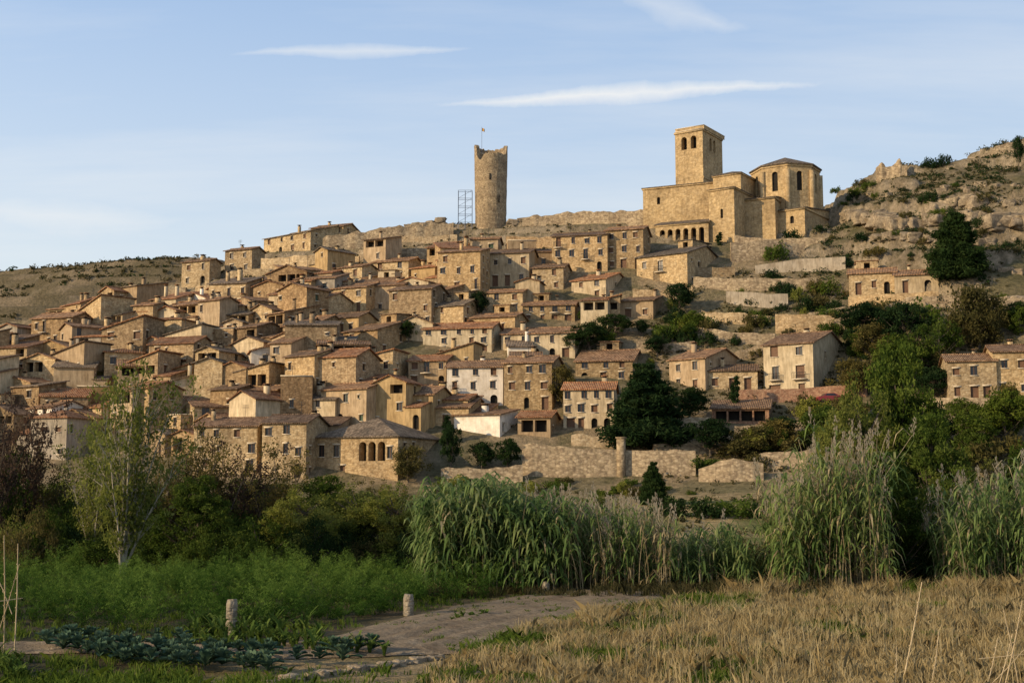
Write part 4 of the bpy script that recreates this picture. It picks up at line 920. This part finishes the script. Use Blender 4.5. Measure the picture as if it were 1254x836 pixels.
for (pa,pb) in [((60,797),(350,806)),((60,788),(230,791)),((80,803),(345,812)),((100,808),(330,818)),((125,813),(340,824)),((150,818),(350,830)),((400,806),(480,800)),((370,814),(450,816))]:
    A_=np.array(gp(*pa));B_=np.array(gp(*pb));k=int(np.linalg.norm(B_-A_)/.40)
    for i in range(k):
        if g.random()<.12: continue
        q=A_+(B_-A_)*i/k+g.normal(size=2)*.09;c_=np.array([q[0],q[1],H(q[0],q[1])+.14]);r=g.random();sz=g.uniform(.8,1.6)
        for j in range(14): broad(mb,c_+np.array([0,0,.012*j]),j*2.4+g.normal()*.3,sz*(.34-.010*j)*g.uniform(.8,1.2),sz*.075,.65+.07*j+g.normal()*.12,0,min(1,max(0,.3*r+.035*j+.3*g.random())))
mb.obj('cabbage_plants',[LM['cab']],smooth=True)
mb=MB()
for pa,pb,hh in [((235,784),(400,793),1.),((250,776),(380,780),1.1),((330,794),(465,804),.75),((240,792),(330,800),.7),((560,760),(600,754),.35),((-20,815),(30,838),.8)]:
    A_=np.array(gp(*pa));B_=np.array(gp(*pb));k=int(np.linalg.norm(B_-A_)/.2)+2
    for i in range(k):
        q=A_+(B_-A_)*i/k+g.normal(size=2)*.14;z=H(q[0],q[1]);h1=hh*g.uniform(.55,1.1)
        for j in range(10):
            a=g.random()*6.28;d=np.array([math.cos(a),math.sin(a),0]);s_=np.array([-d[1],d[0],0])*.035;L=h1*g.uniform(.6,1.);c_=np.array([q[0],q[1],z+.25*h1*g.random()]);p=[c_+d*L*.5*t**1.5+np.array([0,0,1])*L*(t-.55*t**3) for t in (0,.35,.7,1)]
            r=g.random();mb.chunk([p[0]-s_,p[0]+s_,p[1]-s_,p[1]+s_,p[2]-s_*.8,p[2]+s_*.8,p[3]],[(0,1,3,2),(2,3,5,4)],0,r);mb.chunk([p[2]-s_*.8,p[2]+s_*.8,p[3]],[(0,1,2)],0,r)
mb.obj('maize_plants',[LM['leek']])
mb=MB();g=np.random.default_rng(80);A_=np.array(gp(330,838));B_=np.array(gp(540,806))
for i in range(34):
    q=A_+(B_-A_)*i/33+g.normal(size=2)*.07;k=g.uniform(.5,1.1);rock(np.array([q[0],q[1],H(q[0],q[1])+.03]),np.array([g.uniform(.12,.26),g.uniform(.1,.16),g.uniform(.06,.12)])*k,.5,g.random()*3)
mb.obj('stone_edging',[M['rock']])
M['post']=stone('weathered_concrete_post',(.24,.20,.15),(.30,.26,.20),(.36,.31,.24),9.,False,.3)
def post(px,pb,pt,wpx):
    x,y=gp(px,pb);hh=at(px,pt,y)[2];w_=wpx/F*y/2;mb=MB();V=[]
    zs=np.linspace(-.3,hh,9)
    for i,z in enumerate(zs):
        s_=1-.05*i/8-(.18 if i==8 else 0)
        for a,b_ in ((-1,-1),(1,-1),(1,1),(-1,1)): V.append((a*w_*s_+random.uniform(-.008,.008),b_*w_*s_+random.uniform(-.008,.008),z+(random.uniform(-.03,.02) if i==8 else 0)))
    Fc=[(4*i+j,4*i+(j+1)%4,4*i+4+(j+1)%4,4*i+4+j) for i in range(8) for j in range(4)]+[(32,33,34,35)]
    mb.chunk(V,Fc,0);mb.obj('stone_post',[M['post']],(x,y,0),.3)
post(283,779,733,13);post(500,754,727,11);post(668,727,712,8)
cane=simple('dry_cane',(.42,.33,.2),.7,.3,5.)
def canes(name,L):
    mb=MB();o=None
    for (p0,b0,D0),(p1,t1,D1),r in L:
        a=np.array(at(p0,b0,D0));b=np.array(at(p1,t1,D1))
        if o is None:o=a.copy()
        a=a-o;b=b-o;m_=(a+b)/2+np.array([.02,0,.0]);mb.tube([a-(b-a)*.03,m_,b],[r,r*.9,r*.6],0,6)
        for t in np.arange(.1,1,.14): c_=a+(b-a)*t;d=(b-a)/np.linalg.norm(b-a)*.01;mb.tube([c_-d,c_+d],[r*1.25,r*1.25],0,6)
    mb.obj(name,[cane],tuple(o))
canes('cane_trellis',[((5,792,32),(5,655,31),.018),((18,792,32),(22,665,32),.016),((-8,792,32),(24,690,31),.014),((-20,738,31),(28,732,31.4),.012),((-6,800,31),(-4,690,31),.016),((14,750,31.5),(-6,700,31.6),.010)])
canes('cane_stakes',[((1105,838,27),(1129,712,27),.017),((1208,842,26),(1222,780,26),.012),((1230,842,26),(1252,735,26),.014),((1215,836,26),(1254,795,26),.010),((1222,842,26),(1240,775,26),.012),((1140,842,26.5),(1150,770,26.5),.012),((1095,842,26.5),(1098,790,26.5),.01),((1248,842,26),(1228,742,26),.011),((1200,806,26),(1260,800,26),.010)])
# ---------------------------------------------------------------- red car
x,y,z=hit(1016,494);mb=MB()
prof=[(-2,.35),(-2,.75),(-1.75,.95),(-1.15,1.02),(-.7,1.42),(.6,1.45),(1.35,1.0),(1.9,.85),(2,.6),(2,.35)]
hw=.82;L_=[(a,-hw*(.86 if c_>1.2 else 1),c_) for a,c_ in prof];Rr_=[(a,hw*(.86 if c_>1.2 else 1),c_) for a,c_ in prof]
mb.poly(L_,0);mb.poly(Rr_[::-1],0)
for i in range(len(prof)): j=(i+1)%len(prof);mb.poly([L_[i],Rr_[i],Rr_[j],L_[j]],1 if i in(3,5) else 0)
mb.poly([(-.95,-hw*.98-.01,1.06),(.95,-hw*.98-.01,1.06),(.5,-hw*.88-.01,1.38),(-.62,-hw*.88-.01,1.38)],1)
for a in(-1.25,1.25):
    for s_ in(-1,1): mb.tube([(a,s_*.62,.32),(a,s_*.86,.32)],[.32,.32],2,14);mb.poly([(a+.3*math.cos(q),s_*.861,.32+.3*math.sin(q)) for q in np.linspace(0,6.28,13)[:-1]],2)
M['red']=simple('red_car_paint',(.22,.02,.02),.3,.05,1.,.5);mb.obj('red_car',[M['red'],M['glass'],M['dark']],(x,y,H(x,y)),.1)
# ---------------------------------------------------------------- world, sun, camera
SD=Vector((-.89,-.455,0)).normalized();EL=math.radians(20);sd=Vector((SD.x*math.cos(EL),SD.y*math.cos(EL),math.sin(EL)))
wld=bpy.data.worlds.new('World');scene.world=wld;wld.use_nodes=True;t=NT(wld.node_tree)
sky=t.n('ShaderNodeTexSky',sky_type='NISHITA');sky.sun_disc=False;sky.sun_elevation=EL;sky.sun_rotation=math.atan2(sd.x,sd.y);sky.air_density=1.;sky.dust_density=1.2;sky.ozone_density=1.2
dirv=t.n('ShaderNodeTexCoord').outputs['Generated'];nv=t.vm('NORMALIZE',dirv).outputs[0]
sp=t.n('ShaderNodeSeparateXYZ');t.t.links.new(nv,sp.inputs[0])
zz=t.math('ADD',t.math('MAXIMUM',sp.outputs[2],0),.12)
cmb=t.n('ShaderNodeCombineXYZ',{'X':t.math('DIVIDE',sp.outputs[0],zz),'Y':t.math('DIVIDE',sp.outputs[1],zz)}).outputs[0]
cl=t.noise(t.vm('MULTIPLY',cmb,(.45,1.7,1)).outputs[0],.8,7,.6)
cm=t.math('MULTIPLY',t.ramp(cl,[(.46,0.),(.75,1.)]),.5)
def streak(pa,pb,wid,stg):
    f_=lambda s:Vector((s[0],1,s[1])).normalized()
    a=f_(ray(*pa));b=f_(ray(*pb))
    nr=a.cross(b).normalized();mid=(a+b).normalized();tg=nr.cross(mid).normalized();hl_=abs((b-a).dot(tg))/2
    nz=t.noise(nv,14.,6,.65)
    v1=t.n('ShaderNodeVectorMath',operation='DOT_PRODUCT');t.set(v1.inputs[0],nv);v1.inputs[1].default_value=nr
    dt=t.n('ShaderNodeVectorMath',operation='DOT_PRODUCT');t.set(dt.inputs[0],nv);dt.inputs[1].default_value=tg
    dd=t.math('ADD',v1.outputs['Value'],t.math('MULTIPLY',t.math('SUBTRACT',nz,.5),wid*1.8))
    al=t.math('DIVIDE',t.math('ABSOLUTE',dt.outputs['Value']),hl_)
    m1=t.math('SUBTRACT',1,t.math('DIVIDE',t.math('ABSOLUTE',dd),t.math('MULTIPLY',t.math('MAXIMUM',t.math('SUBTRACT',1.15,al),.05),wid)),clamp=True)
    m1=t.math('POWER',m1,.8)
    m2=t.math('SUBTRACT',1,t.math('POWER',al,3),clamp=True)
    fr=t.math('GREATER_THAN',sp.outputs[1],0)
    return t.math('MULTIPLY',t.math('MULTIPLY',t.math('MULTIPLY',m1,m2),stg),fr)
s1=streak((530,128),(1010,103),.008,.75);s2=streak((280,66),(580,59),.006,.5);s3=streak((-60,262),(230,270),.014,.3);s4=streak((740,-10),(920,40),.014,.3)
mk=t.math('ADD',t.math('ADD',cm,s1),t.math('ADD',t.math('ADD',s2,s3),s4),clamp=True)
hz=t.ramp(sp.outputs[2],[(0,.85),(.16,.74),(.38,.5),(1,.2)])
hc=t.ramp(sp.outputs[2],[(0,(6.6/9,6.5/9,6.1/9)),(.14,(6.0/9,6.5/9,6.7/9)),(.36,(4.3/9,5.8/9,8.2/9)),(1,(2.6/9,4.2/9,7.2/9))])
hc=t.vm('SCALE',hc);hc.inputs['Scale'].default_value=9.;hc=t.vm('SCALE',hc.outputs[0]);t.set(hc.inputs['Scale'],t.math('SUBTRACT',1,t.math('MULTIPLY',sp.outputs[0],.2)))
skc=t.mix(hz,sky.outputs[0],hc.outputs[0])
fin=t.mix(mk,skc,(6.8,6.8,6.7,1))
bg=t.n('ShaderNodeBackground',{'Color':fin,'Strength':.135});o=t.n('ShaderNodeOutputWorld');t.t.links.new(bg.outputs[0],o.inputs[0])
sl=bpy.data.lights.new('sun','SUN');sl.energy=5.;sl.angle=math.radians(.5);sl.color=(1,.77,.48);so=bpy.data.objects.new('sun',sl);scene.collection.objects.link(so)
so.rotation_euler=(-sd).to_track_quat('-Z','Y').to_euler();so.location=(-100,-50,120)
cam=bpy.data.cameras.new('camera');co=bpy.data.objects.new('camera',cam);scene.collection.objects.link(co);co.location=(0,0,CZ);co.rotation_euler=(math.pi/2+TH,0,0)
cam.sensor_width=36;cam.lens=36*F/1254;cam.clip_end=12000;cam.clip_start=.1;scene.camera=co
scene.view_settings.view_transform='Standard';scene.view_settings.look='None';scene.view_settings.exposure=0
